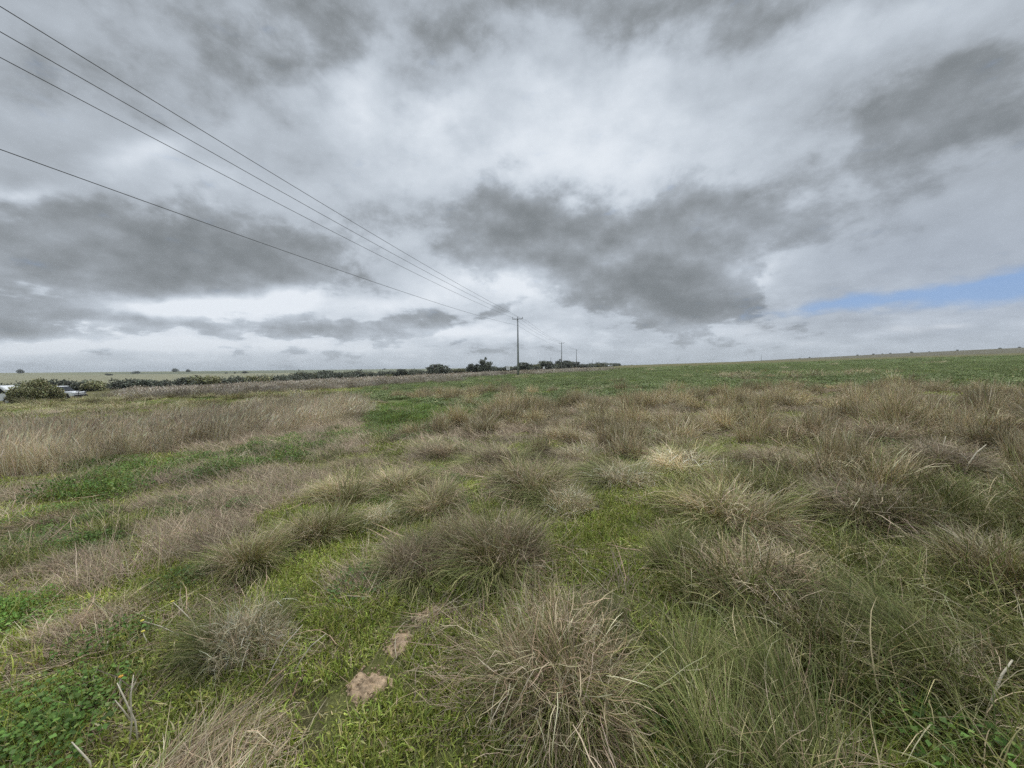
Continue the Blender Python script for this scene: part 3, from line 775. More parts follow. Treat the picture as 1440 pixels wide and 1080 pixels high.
# bushes far out on the plain and along the ridge
FAR = 'single bushes on the skyline'
for px, dist, w, h, lab in ((28, 1500, 17, 13, 'pointed dark bush alone on the far left skyline'), (153, 900, 15, 5, 'flat dark bush on the pale plain below the left skyline'),
                            (191, 1100, 19, 7, 'low wide bush on the plain above the scrub belt'), (247, 1400, 21, 13, 'square topped bush on the skyline above the scrub belt'), (265, 1300, 16, 9, 'small round bush next to the square topped one'),
                            (540, 1400, 14, 6, 'tiny bush on the skyline left of the broad crowned gum')):
    d = ray(px, 522); Y = dist * d[1] / math.hypot(d[0], d[1])
    plant('skyline_bush', BUSH[int(rng.integers(0, 4))], at_depth(px, Y), Y, w, h, lab, 'bush', FAR)
for px, w in ((879, 7), (888, 9), (1124, 7), (1138, 9), (1205, 8), (1228, 12), (1240, 7), (1251, 9), (1281, 10), (1306, 6), (1345, 8), (1405, 9), (1432, 8), (330, 12), (345, 15), (318, 10), (860, 9)):
    d = ray(px, 505); dist = 1180 if px > 1000 else 900
    Y = dist * d[1] / math.hypot(d[0], d[1])
    plant('ridge_bush', BUSH[int(rng.integers(0, 4))], at_depth(px, Y), Y, w * rng.uniform(.5, .9), w * rng.uniform(.22, .4), 'tiny dark bush along the distant rise', 'bush', 'tiny bushes along the distant rise')

# ------------------------------------------------------------------ power line
M_pole = plain('weathered_pole', (.27, .28, .285), .8, var=.12, scale=3)
M_steel = plain('dull_steel', (.16, .17, .18), .6, .5)
M_porc = plain('insulator', (.12, .10, .09), .3)
M_wire = plain('wire', (.06, .065, .07), .6, .3)
PG = 'power poles of the line across the paddock'
P1 = Vector((1.2, 73.)); P2 = Vector((18.9, 146.)); P3 = Vector((33.4, 199.)); P0 = Vector((-16.5, 0.))
LD = (P2 - P1).normalized(); LP = Vector((LD.y, -LD.x))
def hz(x, y): return float(H(x, y))
def pole(name, x, y, top, label, group, arm=True, rad=.16, lean=0., rz=None, arm_z=-.42):
    z = hz(x, y); h = top - z
    t = empty(name, (x, y, z), math.atan2(LP.y, LP.x) if rz is None else rz); tag(t, label, 'power pole', group)
    bm = bmesh.new(); add_tube(bm, [(0, 0, -.6), (0, 0, h * .5), (0, 0, h - .30)], [rad * 1.25, rad, rad * .72], 14)
    link('shaft', bm_mesh('shaft', bm, M_pole, True), t)
    if arm:
        bm = bmesh.new(); add_box(bm, (0, -.13, h + arm_z), (2.0, .10, .10), .01); link('crossarm', bm_mesh('crossarm', bm, M_steel), t)
        for s in (-.94, .94):
            bm = bmesh.new(); add_cyl(bm, (s, -.13, h + arm_z + .05), (s, -.13, h + arm_z + .30), .03, .03, 8); add_cyl(bm, (s, -.13, h + arm_z + .24), (s, -.13, h + arm_z + .38), .07, .05, 10)
            link('insulator', bm_mesh('insulator', bm, M_porc), t)
        bm = bmesh.new(); add_cyl(bm, (0, 0, h - .30), (0, 0, h - .10), .045, .045, 8); add_cyl(bm, (0, 0, h - .14), (0, 0, h + .02), .07, .05, 10)
        link('insulator', bm_mesh('insulator', bm, M_porc), t)
        bm = bmesh.new(); add_cyl(bm, (0, -.16, h - 1.62), (0, .16, h - 1.62), .05, .05, 8); link('neutral_bracket', bm_mesh('bracket', bm, M_steel), t)
    return t
TOP = {1: 11.2, 2: 11.15, 3: 10.85}
pole('power_pole', *P1, TOP[1], 'nearest and tallest power pole, with crossarm and upturned insulators', PG)
pole('power_pole', *P2, TOP[2], 'second power pole along the line, with a short crossarm', PG)
pole('power_pole', *P3, TOP[3], 'third power pole along the line, plain and thinner with the crossarm seen end on', PG, rz=math.atan2(LP.y, LP.x) + 1.25)
def far_pole(px, Y, ytop, label):
    x = at_depth(px, Y); d = ray(px, ytop); top = EYE + d[2] / d[1] * Y
    pole('distant_pole', x, Y, top, label, 'thin distant poles behind the scrub', arm=False, rad=.17)
far_pole(774.6, 260, 502, 'thin pole rising from the scrub left of the second power pole')
far_pole(818.5, 420, 509.5, 'faint thin pole between the third power pole and the leaning pair')
far_pole(831.3, 300, 508.5, 'short dark pole of the close pair beyond the third power pole')
far_pole(833.4, 340, 505.5, 'taller pale pole of the close pair beyond the third power pole')
far_pole(853.6, 330, 508, 'single pole near the end of the scrub belt by the white car')
far_pole(810.2, 270, 507, 'short pole standing tight behind the third power pole')
d = ray(1070.5, 505); far_pole(1070.5, 640 * d[1], 497.5, 'lone thin pole on the crest of the green crop')

def wire(label, off, zA, zs, dz=0):
    """A conductor strung over the poles: zA(t) from P1 back to P0, then sagging spans onward."""
    pts = []
    o = LP * off
    for k in range(40, -1, -1):
        t = k / 40 * 1.12; p = P1 + (P0 - P1) * t + o; pts.append((p.x, p.y, zA(t)))
    for A, B, za, zb in ((P1, P2, zs[0], zs[1]), (P2, P3, zs[1], zs[2])):
        for k in range(1, 17):
            t = k / 16; p = A + (B - A) * t + o; pts.append((p.x, p.y, za + (zb - za) * t - 4 * .75 * (t - t * t)))
    bm = bmesh.new(); add_tube(bm, pts, .0125, 6)
    tag(link('power_line_wire', bm_mesh('wire', bm, M_wire, True)), label, 'wire', 'wires strung along the power poles')
wire('overhead wire on the pole tops, second highest where it leaves the picture', 0, lambda t: 11.2 - 2.75 * t + 2.8 * t * t, (11.2, 11.15, 10.85))
wire('overhead wire on the outer right insulators, highest where it leaves the picture', .94, lambda t: 11.1 - 2.55 * t + 2.83 * t * t - .3 * (1 - t) ** 6, (11.1, 11.08, 10.7))
wire('overhead wire on the outer left insulators, third highest where it leaves the picture', -.94, lambda t: 11.1 - 2.85 * t + 2.8 * t * t, (11.1, 11.08, 10.7))
wire('lowest overhead wire, carried on brackets well below the crossarms', 0.1, lambda t: 9.58 - 4.63 * t + 2.765 * t * t, (9.58, 9.53, 9.2))

# ------------------------------------------------------------------ vehicles behind the bush
M_white = plain('white_paint', (.84, .85, .86), .28, spec=.5, var=.03)
M_glass = plain('dark_glass', (.02, .024, .028), .08, spec=.6, var=.05)
M_rub = plain('tyre_rubber', (.03, .03, .032), .85)
M_alloy = plain('alloy', (.45, .46, .47), .35, .7)
M_blk = plain('black_plastic', (.03, .03, .033), .55)
M_lamp = plain('lamp_lens', (.7, .72, .74), .1, var=.02); M_red = plain('red_lens', (.45, .03, .025), .2, var=.02)

def wheel(t, x, y, r=.38):
    for s in (1,):
        bm = bmesh.new(); add_cyl(bm, (x, y - .12, r), (x, y + .12, r), r, r, 28); w = link('wheel', bm_mesh('tyre', bm, M_rub), t)
        bm = bmesh.new(); add_cyl(bm, (x, y - .135, r), (x, y + .135, r), r * .6, r * .6, 20); link('rim', bm_mesh('rim', bm, M_alloy), w)
def side_profile(name, prof, half, mat, parent, bev=.05):
    """(x, z) outline extruded across the vehicle, edges rounded."""
    bm = bmesh.new()
    A = [bm.verts.new((x, -half, z)) for x, z in prof]; B = [bm.verts.new((x, half, z)) for x, z in prof]; n = len(prof)
    for k in range(n): bm.faces.new((A[k], B[k], B[(k + 1) % n], A[(k + 1) % n]))
    bm.faces.new(A); bm.faces.new(B[::-1])
    bmesh.ops.recalc_face_normals(bm, faces=bm.faces)
    bmesh.ops.bevel(bm, geom=list(bm.edges), offset=bev, segments=2, affect='EDGES')
    return link(name, bm_mesh(name, bm, mat), parent)
def pane(parent, prof, y, th=.012, name='window'):
    bm = bmesh.new()
    A = [bm.verts.new((x, y - th, z)) for x, z in prof]; B = [bm.verts.new((x, y + th, z)) for x, z in prof]; n = len(prof)
    for k in range(n): bm.faces.new((A[k], B[k], B[(k + 1) % n], A[(k + 1) % n]))
    bm.faces.new(A); bm.faces.new(B[::-1]); bmesh.ops.recalc_face_normals(bm, faces=bm.faces)
    return link(name, bm_mesh(name, bm, M_glass), parent)
def boxpart(name, parent, c, s, mat, bev=.015):
    bm = bmesh.new(); add_box(bm, c, s, bev); return link(name, bm_mesh(name, bm, mat), parent)

def pickup(x, y, rz):
    t = empty('pickup_truck', (x, y, hz(x, y)), rz); tag(t, 'white pickup truck with black bull bar, half hidden by the olive bush', 'pickup truck')
    side_profile('body', [(-2.6, .55), (-2.62, 1.05), (-.55, 1.08), (-.5, 1.10), (1.2, 1.10), (2.35, 1.02), (2.45, .9), (2.45, .5), (1.95, .48), (1.85, .82), (1.25, .82), (1.15, .45), (-1.15, .45), (-1.25, .82), (-1.85, .82), (-1.95, .52)], .9, M_white, t)
    side_profile('cab', [(-.72, 1.06), (-.62, 1.70), (-.45, 1.78), (.55, 1.78), (.70, 1.72), (1.28, 1.08)], .80, M_white, t, .06)
    for s in (-1, 1):
        d1 = pane(t, [(-.55, 1.14), (-.50, 1.62), (-.02, 1.64), (-.02, 1.14)], s * .802); d2 = pane(t, [(.06, 1.14), (.06, 1.64), (.58, 1.64), (1.02, 1.14)], s * .802)
        for hx in (-.12, .3): boxpart('door_handle', t, (hx, s * .91, 1.0), (.16, .03, .035), M_blk, .005)
        boxpart('mirror', t, (1.0, s * .96, 1.18), (.10, .2, .16), M_blk, .02)
        boxpart('headlight', t, (2.40, s * .70, .85), (.14, .30, .16), M_lamp, .02)
        boxpart('tail_light', t, (-2.61, s * .82, .88), (.06, .12, .3), M_red, .01)
        for wx in (1.55, -1.55): wheel(t, wx, s * .80)
    bm = bmesh.new(); v = [bm.verts.new(p) for p in ((.74, -.70, 1.71), (.74, .70, 1.71), (1.275, .74, 1.11), (1.275, -.74, 1.11))]
    f = bm.faces.new(v); ex = bmesh.ops.extrude_face_region(bm, geom=[f]); bmesh.ops.translate(bm, vec=(.02, 0, .02), verts=[q for q in ex['geom'] if isinstance(q, bmesh.types.BMVert)])
    link('windscreen', bm_mesh('windscreen', bm, M_glass), t)
    bm = bmesh.new()
    for z in (.62, .86, 1.06): add_tube(bm, [(2.62, -.75, z), (2.66, 0, z), (2.62, .75, z)], .035, 8)
    for yy in (-.45, .45): add_tube(bm, [(2.5, yy, .5), (2.66, yy, .6), (2.66, yy, 1.08)], .035, 8)
    add_box(bm, (2.56, 0, .52), (.18, 1.75, .22), .03)
    link('bull_bar', bm_mesh('bull_bar', bm, M_blk), t)
    return t
def van(x, y, rz):
    t = empty('white_van', (x, y, hz(x, y)), rz); tag(t, 'white van with a dark side window, cut by the left edge of the picture', 'van')
    side_profile('body', [(-2.5, .45), (-2.52, 1.2), (-2.42, 2.0), (-2.25, 2.12), (1.0, 2.12), (1.35, 2.0), (1.95, 1.22), (2.55, 1.05), (2.62, .8), (2.62, .42), (2.1, .4), (2.02, .74), (1.42, .74), (1.34, .38), (-1.2, .38), (-1.3, .74), (-1.9, .74), (-2.0, .42)], .92, M_white, t, .06)
    for s in (-1, 1):
        pane(t, [(.55, 1.25), (.55, 1.85), (1.15, 1.85), (1.72, 1.25)], s * .922); pane(t, [(-.75, 1.25), (-.75, 1.85), (.35, 1.85), (.35, 1.25)], s * .922); pane(t, [(-2.2, 1.25), (-2.2, 1.85), (-.9, 1.85), (-.9, 1.25)], s * .922)
        boxpart('door_handle', t, (.45, s * .93, 1.1), (.16, .03, .035), M_blk, .005)
        boxpart('headlight', t, (2.56, s * .68, .88), (.14, .32, .18), M_lamp, .02); boxpart('tail_light', t, (-2.5, s * .84, 1.2), (.06, .10, .5), M_red, .01)
        for wx in (1.72, -1.6): wheel(t, wx, s * .82, .34)
    boxpart('bumper', t, (2.62, 0, .5), (.14, 1.8, .2), M_blk, .03)
    return t
ang = math.atan2(at_depth(80, 52), 52)
# both stand on a track beyond the bush, facing along it
pickup(at_depth(79, 49.5), 49.5, R(10))
van(at_depth(-8, 44.5), 44.5, R(14))

# ------------------------------------------------------------------ signs and the small white car far away
M_sign = plain('sign_white', (.86, .87, .88), .5, var=.04); M_mark = plain('sign_grey', (.22, .23, .25), .6)
def sign(px, Y, w, h, zb, label, bars):
    x = at_depth(px, Y); t = empty('road_sign', (x, Y, hz(x, Y)), math.atan2(x, -Y) * 0); tag(t, label, 'sign')
    boxpart('board', t, (0, 0, zb + h / 2), (w, .05, h), M_sign, .01)
    for s in (-1, 1):
        bm = bmesh.new(); add_cyl(bm, (s * w * .33, .06, -.4), (s * w * .33, .06, zb + h * .9), .05, .05, 8); link('post', bm_mesh('post', bm, M_steel), t)
    if bars:
        for k, zz in enumerate((.72, .42)): boxpart('lettering', t, (0, -.03, zb + h * zz), (w * (.62 - .1 * k), .012, h * .1), M_mark, .002)
    return t
sign(714.5, 150, 1.4, 1.35, .95, 'white road sign on two posts beside the nearest power pole', True)
sign(764.8, 190, .95, 1.1, .7, 'small white marker sign in front of the spreading gum tree', False)
def small_car(px, Y):
    x = at_depth(px, Y); t = empty('distant_car', (x, Y, hz(x, Y)), R(20)); tag(t, 'tiny white car on the far road at the end of the scrub belt', 'car')
    side_profile('body', [(-2.1, .35), (-2.15, .9), (-1.6, .98), (1.1, .95), (2.0, .82), (2.1, .4), (1.6, .33), (-1.5, .33)], .85, M_white, t)
    side_profile('cabin', [(-1.75, .94), (-1.3, 1.45), (.3, 1.47), (1.0, .94)], .74, M_white, t)
    for s in (-1, 1):
        pane(t, [(-1.3, 1.0), (-1.15, 1.36), (.2, 1.38), (.7, 1.0)], s * .742)
        for wx in (-1.3, 1.3): wheel(t, wx, s * .76, .32)
small_car(858, 330)

# ------------------------------------------------------------------ small things close by
M_soil = plain('sandy_soil', (.37, .27, .175), .95, spec=.1, var=.3, scale=28)
def mound(px, py, w, h, label):
    x, y, z = ground_at(px, py); n = 72; rings = 26
    V = [(0, 0, h)]; Q = []
    th = np.linspace(0, 2 * np.pi, n, endpoint=False)
    rr = np.linspace(0, 1, rings + 1)[1:]
    P = []
    for q in rr:
        rad = w / 2 * q * (1 + .6 * (fbm(np.cos(th) * 1.5 + px, np.sin(th) * 1.5, .7, 7, 4) - .5) * 2)
        X, Y2 = np.cos(th) * rad, np.sin(th) * rad
        zz = h * (1 - q ** 1.6) + (fbm(X + px, Y2, .03, 4, 4) - .5) * .05 * (1 - q ** 3) - .025 * (q ** 4)
        P.append(np.stack([X, Y2, zz], -1))
    V = np.concatenate(P)
    i = np.arange(rings - 1)[:, None] * n; j = np.arange(n)[None]; j2 = (j + 1) % n
    Q = np.stack([i + j, i + n + j, i + n + j2, i + j2], -1).reshape(-1, 4)[:, ::-1]
    bm = bmesh.new(); vs = [bm.verts.new(v) for v in V]
    for q in Q: bm.faces.new([vs[k] for k in q])
    bm.faces.new([vs[k] for k in range(n)][:])
    bmesh.ops.recalc_face_normals(bm, faces=bm.faces)
    k = n
    for _ in range(60):
        a = rng.random() * 6.28; q = w * .5 * (.3 + .9 * rng.random()); cs = rng.uniform(.003, .010)
        cx, cy2 = math.cos(a) * q, math.sin(a) * q
        bmesh.ops.create_icosphere(bm, subdivisions=1, radius=cs, matrix=Matrix.Translation((cx, cy2, h * max(0, 1 - (2 * q / w) ** 1.6) + cs * .2)) @ Euler((a, q * 50, a * 2)).to_matrix().to_4x4() @ Matrix.Diagonal((1, .8, .7, 1)))
    me = bm_mesh('mound', bm, M_soil, False)
    o = link('soil_mound', me); o.location = (x, y, float(H(x, y)) + .008); tag(o, label, 'soil mound', 'bare sandy mounds in the bright green path')
mound(566, 908, .20, .016, 'round orange sandy soil mound in the bright green path, middle one of three')
mound(522, 966, .25, .016, 'wider sandy soil mound closest to the camera in the bright green path')
mound(606, 866, .21, .018, 'small pale sandy soil mound at the far end of the three')

M_stalk = plain('bleached_stalk', (.52, .46, .34), .7, var=.12, scale=12); M_yel = plain('yellow_petals', (.62, .55, .10), .6, var=.1); M_org = plain('orange_petals', (.60, .32, .05), .6)
def stalk(px, py, tip, h, label, fork=None, rad=.004, flower=None):
    x, y, z = ground_at(px, py); t = empty('dry_stalk', (x, y, z)); tag(t, label, 'stalk')
    dx, dy = tip
    bm = bmesh.new()
    add_tube(bm, [(0, 0, -.02), (dx * .25 + .01, dy * .3, h * .42), (dx * .6, dy * .6, h * .76), (dx, dy, h)], [rad, rad * .95, rad * .8, rad * .5], 6)
    for (fx, fz, f0) in (fork or ()):
        add_tube(bm, [(dx * f0 * .8, dy * f0, h * f0), (dx * f0 + fx * .5, dy * f0, h * f0 + fz * .6), (dx * f0 + fx, dy * f0, h * f0 + fz)], [rad * .8, rad * .7, rad * .4], 6)
    link('stem', bm_mesh('stem', bm, M_stalk, True), t)
    if flower is not None:
        bm = bmesh.new()
        for k in range(5):
            a = k * 1.256
            add_box(bm, (dx + math.sin(a) * .006, dy + math.cos(a) * .006, h + .002), (.007, .007, .004), .001)
        add_cyl(bm, (dx, dy, h - .004), (dx, dy, h + .006), .005, .004, 8)
        link('flower', bm_mesh('flower', bm, flower), t)
    return t
stalk(1352, 672, (.30, .0), .42, 'bleached white stalk bending over in a fork, by the brown grass', fork=[(-.12, .16, .35)], rad=.009)
stalk(1322, 655, (.18, .1), .40, 'thinner bleached stalk curving over beside the forked white one', rad=.006)
stalk(195, 1055, (-.12, .04), .26, 'broken pale stem leaning over the sprawling straw tussock', fork=[(-.06, .10, .4), (.05, .12, .6)], rad=.004)
stalk(180, 1062, (-.02, .06), .30, 'upright pale stem rising out of the sprawling straw tussock', rad=.0035)
stalk(130, 1090, (-.10, .02), .12, 'short cut pale stem low at the bottom edge', rad=.004)
stalk(278, 895, (-.22, .08), .17, 'arching weed stalk carrying a pale yellow flower toward the compact tussock', flower=M_yel, rad=.003)
stalk(262, 905, (-.26, .0), .14, 'low weed stalk with a pale yellow flower over the green weeds', flower=M_yel, rad=.003)
stalk(205, 912, (-.04, .03), .08, 'short weed stalk with a pale yellow flower among the leafy weeds', flower=M_yel, rad=.003)
stalk(166, 985, (0, .02), .10, 'small upright weed with a single orange flower head', flower=M_org, rad=.003)
stalk(365, 980, (.16, .12), .28, 'long bare straw leaning up beside the compact pale tussock', rad=.0035)
stalk(405, 960, (.18, .05), .22, 'bare straw leaning over the bright green path', rad=.0035)
stalk(1385, 1010, (.16, .04), .22, 'flat bleached blade lying in the dark long grass', rad=.006)

# ------------------------------------------------------------------ sky
world = bpy.data.worlds.new('World'); scene.world = world; world.use_nodes = True
wt = world.node_tree; wt.nodes.clear(); WN, WL = wt.nodes, wt.links
def _in(n, i, v):
    if isinstance(v, bpy.types.NodeSocket): WL.new(v, n.inputs[i])
    elif v is not None: n.inputs[i].default_value = v
def mth(op, a, b=None, c=None, clamp=False):
    n = WN.new('ShaderNodeMath'); n.operation = op; n.use_clamp = clamp
    _in(n, 0, a); _in(n, 1, b); _in(n, 2, c); return n.outputs[0]
def vec(op, a, b=None, s=None):
    n = WN.new('ShaderNodeVectorMath'); n.operation = op; _in(n, 0, a); _in(n, 1, b)
    if s is not None: _in(n, 'Scale', s)
    return n.outputs['Value'] if op in ('DOT_PRODUCT', 'LENGTH') else n.outputs[0]
def comb(x, y, z):
    n = WN.new('ShaderNodeCombineXYZ'); _in(n, 0, x); _in(n, 1, y); _in(n, 2, z); return n.outputs[0]
def nse(v, scale, detail, rough=.55, colr=False, dist=0., lac=2.):
    n = WN.new('ShaderNodeTexNoise'); n.noise_dimensions = '3D'; WL.new(v, n.inputs['Vector']); n.inputs['Scale'].default_value = scale; n.inputs['Detail'].default_value = detail
    n.inputs['Roughness'].default_value = rough; n.inputs['Distortion'].default_value = dist; n.inputs['Lacunarity'].default_value = lac
    return n.outputs['Color' if colr else 0]
def mrange(v, a, b, c=0., d=1., smooth=True):
    n = WN.new('ShaderNodeMapRange'); n.interpolation_type = 'SMOOTHSTEP' if smooth else 'LINEAR'; _in(n, 'Value', v)
    n.inputs['From Min'].default_value = a; n.inputs['From Max'].default_value = b; n.inputs['To Min'].default_value = c; n.inputs['To Max'].default_value = d; return n.outputs[0]
def mixc(f, a, b, mode='MIX'):
    n = WN.new('ShaderNodeMix'); n.data_type = 'RGBA'; n.blend_type = mode; _in(n, 0, f)
    for i, v in ((6, a), (7, b)):
        if isinstance(v, tuple): n.inputs[i].default_value = (*v, 1)
        else: WL.new(v, n.inputs[i])
    return n.outputs[2]
def lin(r, g, b): return tuple((c / 255 / 12.92) if c < 10 else ((c / 255 + .055) / 1.055) ** 2.4 for c in (r, g, b))

SUN_EL, SUN_AZ = R(60), R(14)
tc = WN.new('ShaderNodeTexCoord'); sep = WN.new('ShaderNodeSeparateXYZ'); WL.new(tc.outputs['Generated'], sep.inputs[0])
dx, dy, dz = sep.outputs
el = mth('ARCSINE', dz); az = mth('ARCTAN2', dx, dy)                # radians
el0 = mth('MAXIMUM', el, 0.)
q = comb(dx, dy, mth('MULTIPLY', dz, 1.5))                          # cloud texture lives on the sky's own directions
qh = comb(dx, dy, mth('MULTIPLY', dz, 3.2))                         # flatter, for the rows near the horizon
low = mrange(el, .03, .26, 1., 0.)
# ragged edges: the cloud masses are pushed about by turbulence that shrinks toward the horizon
wn = nse(q, 4.0, 4, .55, True)
wc = vec('SUBTRACT', wn, (.5, .5, .5))
amp = mth('MULTIPLY_ADD', el0, .28, .04)
ae = comb(az, el, 1.)
wsc = vec('MULTIPLY', wc, comb(mth('MULTIPLY', amp, 1.3), amp, 0.))
aew = vec('ADD', ae, wsc)

def azel(px, py):
    d = ray(px, py); return np.array([math.atan2(d[0], d[1]), math.asin(d[2])])
def blob(acc, px, py, sx, sy, amp_, rot=0., src=None):
    """A cloud mass centred in a direction, with widths in azimuth and elevation."""
    c = azel(px, py); ca, sa = math.cos(R(rot)), math.sin(R(rot))
    ax = (azel(px + ca * 4, py - sa * 4) - azel(px - ca * 4, py + sa * 4)) / 8 * sx
    ay = (azel(px + sa * 4, py + ca * 4) - azel(px - sa * 4, py - ca * 4)) / 8 * sy
    M = np.linalg.inv(np.stack([ax, ay], 1)); k = -M @ c
    d1 = vec('DOT_PRODUCT', src, (M[0, 0], M[0, 1], k[0])); d2 = vec('DOT_PRODUCT', src, (M[1, 0], M[1, 1], k[1]))
    q = mth('MULTIPLY_ADD', d1, d1, mth('MULTIPLY', d2, d2))
    return mth('MULTIPLY_ADD', mth('POWER', .45, q), amp_, acc)

BLOBS = [  # px, py, sx, sy, density, tilt
    (150, 372, 270, 60, .50, 0), (330, 390, 130, 44, .30, 4), (470, 350, 130, 46, .22, -8), (560, 300, 110, 40, .14, -6), (30, 440, 150, 18, .34, 0), (60, 315, 140, 40, .14, 0),
    (860, 345, 180, 72, .46, 6), (930, 395, 110, 44, .34, -8), (985, 426, 52, 24, .42, 10), (715, 310, 60, 54, .26, 0), (965, 288, 60, 26, .26, 12), (830, 265, 40, 40, .12, 0),
    (600, 30, 300, 80, .26, 0), (420, 60, 140, 50, .08, 0), (950, 20, 220, 60, .26, 0), (1370, 140, 190, 70, .36, 22), (1250, 180, 110, 50, .16, 22), (70, 120, 190, 60, .14, 10), (270, 140, 160, 60, .12, 0), (100, 10, 260, 60, .10, 0),
    (200, 285, 140, 24, .10, 0), (235, 452, 75, 11, .46, 0), (430, 466, 120, 15, .40, 0), (590, 452, 66, 13, .40, 6), (705, 436, 26, 8, .36, 20), (70, 470, 100, 8, .20, 0), (650, 492, 300, 10, .10, 0),
    (1150, 350, 170, 60, .10, 0), (1330, 290, 200, 60, .06, 0), (1090, 330, 90, 40, .12, 0), (1180, 460, 180, 30, .06, 0), (620, 240, 80, 40, .08, 0),
    (850, 205, 120, 70, -.24, 0), (900, 120, 60, 50, -.10, -30), (490, 140, 46, 42, -.24, 0), (610, 162, 50, 24, -.28, 0), (570, 220, 90, 40, -.14, 0), (720, 230, 60, 40, -.16, 0),
    (205, 222, 66, 20, -.22, 12), (285, 265, 60, 22, -.18, 0), (15, 268, 46, 11, -.30, 0), (285, 430, 125, 12, -.75, 0), (395, 412, 48, 16, -.60, 0), (110, 482, 190, 10, -.50, 0), (160, 456, 60, 8, -.3, 0), (420, 490, 160, 8, -.22, 0),
    (650, 392, 90, 22, -.24, 10), (740, 395, 46, 30, -.30, 0), (550, 425, 70, 13, -.28, 0), (640, 462, 60, 9, -.3, 0), (1048, 392, 46, 18, -.28, 20), (1250, 30, 130, 46, -.14, 0), (1120, 250, 130, 60, -.06, 0), (1030, 470, 120, 18, -.16, 0), (760, 475, 60, 11, -.2, 0),
]
dk = mth('ADD', 0., 0.); br = mth('ADD', 0., 0.)
for b in BLOBS:
    if b[4] > 0: dk = blob(dk, *b, src=aew)
    else: br = blob(br, *b, src=aew)
# turbulence: coarse, fine, and flat rows low down; heavy clouds get firm edges and smooth dark bases
f1 = mth('SUBTRACT', nse(q, 3.2, 9, .56), .5)
f1u = mth('SUBTRACT', nse(vec('ADD', q, (-.008, -.02, .05)), 3.2, 6, .52), .5)
f2 = mth('SUBTRACT', nse(vec('ADD', q, vec('SCALE', wc, None, .12)), 11., 8, .62), .5)
fh = mth('SUBTRACT', nse(vec('ADD', qh, (1.3, .2, 0.)), 12., 7, .58), .5)
n1 = mth('MULTIPLY_ADD', fh, mth('MULTIPLY', low, 1.7), f1)
edge = mth('MULTIPLY_ADD', n1, .85, mth('MULTIPLY_ADD', f2, .62, dk))
cool = blob(mth('ADD', 0., 0.), 1400, 400, 330, 130, .8, 0, src=aew)
ed2 = mth('MULTIPLY_ADD', cool, -.24, edge); up = mrange(el, .14, .42, 0., 1.)
M = mth('ADD', mth('MULTIPLY', mrange(ed2, .05, .31), mth('SUBTRACT', 1., up)), mth('MULTIPLY', mrange(ed2, .02, .38), up))
glow = blob(mth('ADD', 0., 0.), 420, 465, 420, 44, .20, 0, src=aew); glow = blob(glow, 800, 200, 260, 120, .06, 0, src=aew)
for g_ in ((90, 90, 280, 120, -.11, 8), (1360, 110, 230, 110, -.12, 20), (650, 0, 420, 70, -.11, 0), (150, 330, 260, 70, -.06, 0), (1250, 300, 220, 80, -.05, 0)): glow = blob(glow, *g_, src=aew)
veil = mth('MULTIPLY_ADD', n1, .42, mth('MULTIPLY_ADD', f2, .20, mth('SUBTRACT', mth('MULTIPLY_ADD', br, .95, .425), glow)))
relief = mth('MULTIPLY', mth('SUBTRACT', f1, f1u), mth('MULTIPLY_ADD', M, 1.3, .5))
rim = mth('MULTIPLY', mth('MULTIPLY', M, mth('SUBTRACT', 1., M)), mrange(el, .1, .6, -.34, -.14))   # thin bright edges of the heavy clouds
d1 = mth('ADD', rim, mth('MULTIPLY_ADD', M, mth('MULTIPLY_ADD', dk, .44, .09), mth('ADD', veil, relief)))
cr = WN.new('ShaderNodeValToRGB'); WL.new(d1, cr.inputs[0]); cr.color_ramp.interpolation = 'B_SPLINE'
stops = [(0., (233, 239, 246)), (.16, (216, 224, 233)), (.32, (193, 202, 212)), (.47, (173, 181, 190)), (.62, (156, 163, 170)), (.80, (139, 145, 150)), (1., (123, 129, 133))]
e = cr.color_ramp.elements
e[0].position = 0; e[1].position = 1
for s_, _ in stops[1:-1]: e.new(s_)
for el_, (s_, c_) in zip(sorted(e, key=lambda q: q.position), stops): el_.color = (*lin(*c_), 1)
cloud = cr.outputs[0]
# cooler, smoother veil low on the right, with the gap of blue sky in it
cloud = mixc(mth('MULTIPLY', cool, .75, None, True), cloud, mixc(.35, lin(160, 172, 191), cloud))
hz_f = mrange(el, .0, .10, .45, 0.)
cloud = mixc(hz_f, cloud, lin(188, 196, 203))
sky = WN.new('ShaderNodeTexSky'); sky.sky_type = 'NISHITA'; sky.sun_disc = False; sky.sun_elevation = SUN_EL; sky.sun_rotation = SUN_AZ; sky.air_density = 1.; sky.dust_density = .6; sky.ozone_density = 1.6
STR = .10
bg_blue = mixc(.7, vec('SCALE', sky.outputs[0], None, STR * .85), lin(130, 166, 220))
hole = blob(mth('ADD', 0., 0.), 1400, 405, 150, 22, 1.0, 8, src=aew)
hole = blob(hole, 1200, 428, 150, 12, .85, 7, src=aew); hole = blob(hole, 1450, 400, 120, 16, .3, 10, src=aew)
hf = mth('MULTIPLY_ADD', f2, 1.1, mth('MULTIPLY_ADD', fh, 1.5, hole))
hf = mrange(hf, .20, 1.25, 0., .88)
flecks = blob(mth('ADD', 0., 0.), 1260, 465, 26, 4, .6, 3, src=aew); flecks = blob(flecks, 1325, 461, 26, 3, .6, 3, src=aew); flecks = blob(flecks, 1050, 466, 30, 8, .4, 3, src=aew)
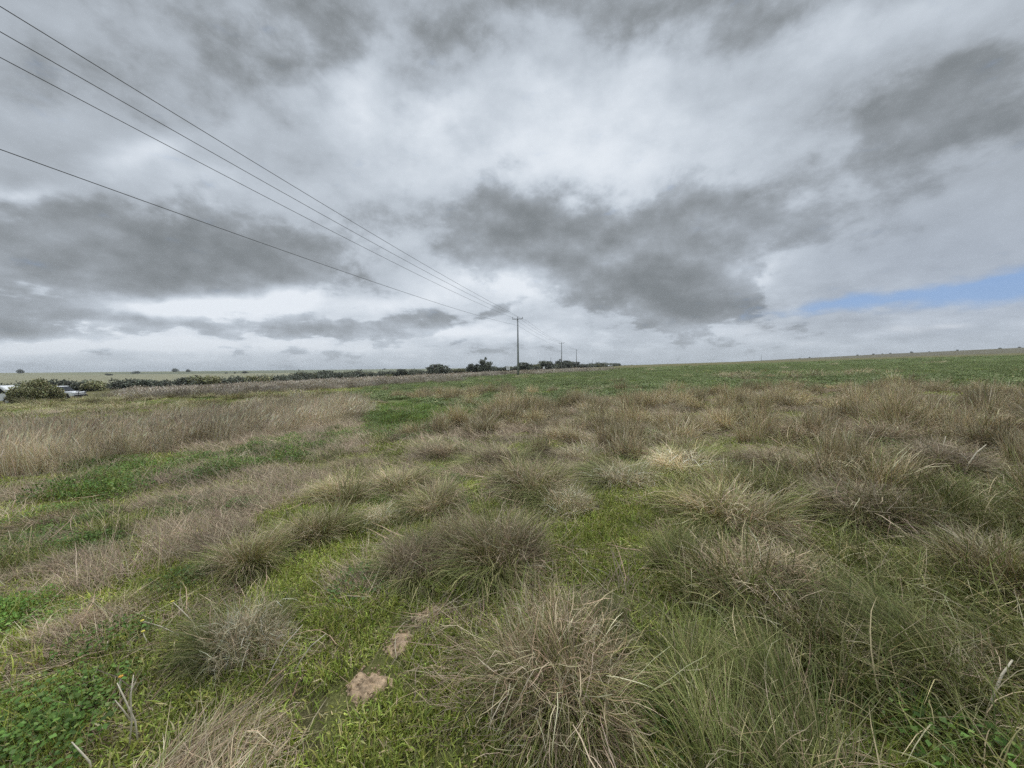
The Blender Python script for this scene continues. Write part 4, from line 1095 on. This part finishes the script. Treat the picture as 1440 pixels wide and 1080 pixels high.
cloud = mixc(mth('MULTIPLY', flecks, mrange(f2, -.15, .1, 0., 1.), None, True), cloud, lin(214, 220, 228))
col = mixc(hf, cloud, bg_blue)
# sky overhead, out of view, has added brightness to light the ground
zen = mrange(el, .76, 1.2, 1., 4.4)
sd = (math.sin(SUN_AZ) * math.cos(SUN_EL), math.cos(SUN_AZ) * math.cos(SUN_EL), math.sin(SUN_EL))
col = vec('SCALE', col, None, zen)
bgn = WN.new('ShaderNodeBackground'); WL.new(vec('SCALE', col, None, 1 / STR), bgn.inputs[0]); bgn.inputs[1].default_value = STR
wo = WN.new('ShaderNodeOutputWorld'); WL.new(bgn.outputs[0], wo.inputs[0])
world.cycles.sampling_method = 'MANUAL'; world.cycles.sample_map_resolution = 512

sl = bpy.data.lights.new('sun', 'SUN'); sl.energy = 1.4; sl.angle = R(25); sl.color = (1, .95, .87)
so = bpy.data.objects.new('sun', sl); COL.objects.link(so); so.location = (0, 0, 60)
so.rotation_euler = Vector(sd).to_track_quat('Z', 'Y').to_euler()

scene.view_settings.view_transform = 'Standard'; scene.view_settings.look = 'None'; scene.view_settings.exposure = 0.; scene.view_settings.gamma = 1
scene.render.engine = 'CYCLES'
def haze():
    bm = bmesh.new(); add_box(bm, (0, 1500, 12), (9000, 12000, 64)); m, nt, out = new_mat('haze')
    v = nt.nodes.new('ShaderNodeVolumePrincipled'); v.inputs['Color'].default_value = (.80, .86, .92, 1); v.inputs['Density'].default_value = .00013; v.inputs['Anisotropy'].default_value = .2
    nt.links.new(v.outputs[0], out.inputs['Volume'])
    tag(link('haze', bm_mesh('haze', bm, m)), 'thin grey air softening the far scrub and plain', None, None, 'stuff')
HAZE = True
if HAZE: haze()
cy = scene.cycles; cy.max_bounces = 5; cy.diffuse_bounces = 4; cy.glossy_bounces = 2; cy.transmission_bounces = 3; cy.transparent_max_bounces = 4
cy.use_denoising = False; cy.denoiser = 'OPENIMAGEDENOISE'; cy.denoising_input_passes = 'RGB_ALBEDO_NORMAL'; cy.denoising_prefilter = 'ACCURATE'
print('scene done')
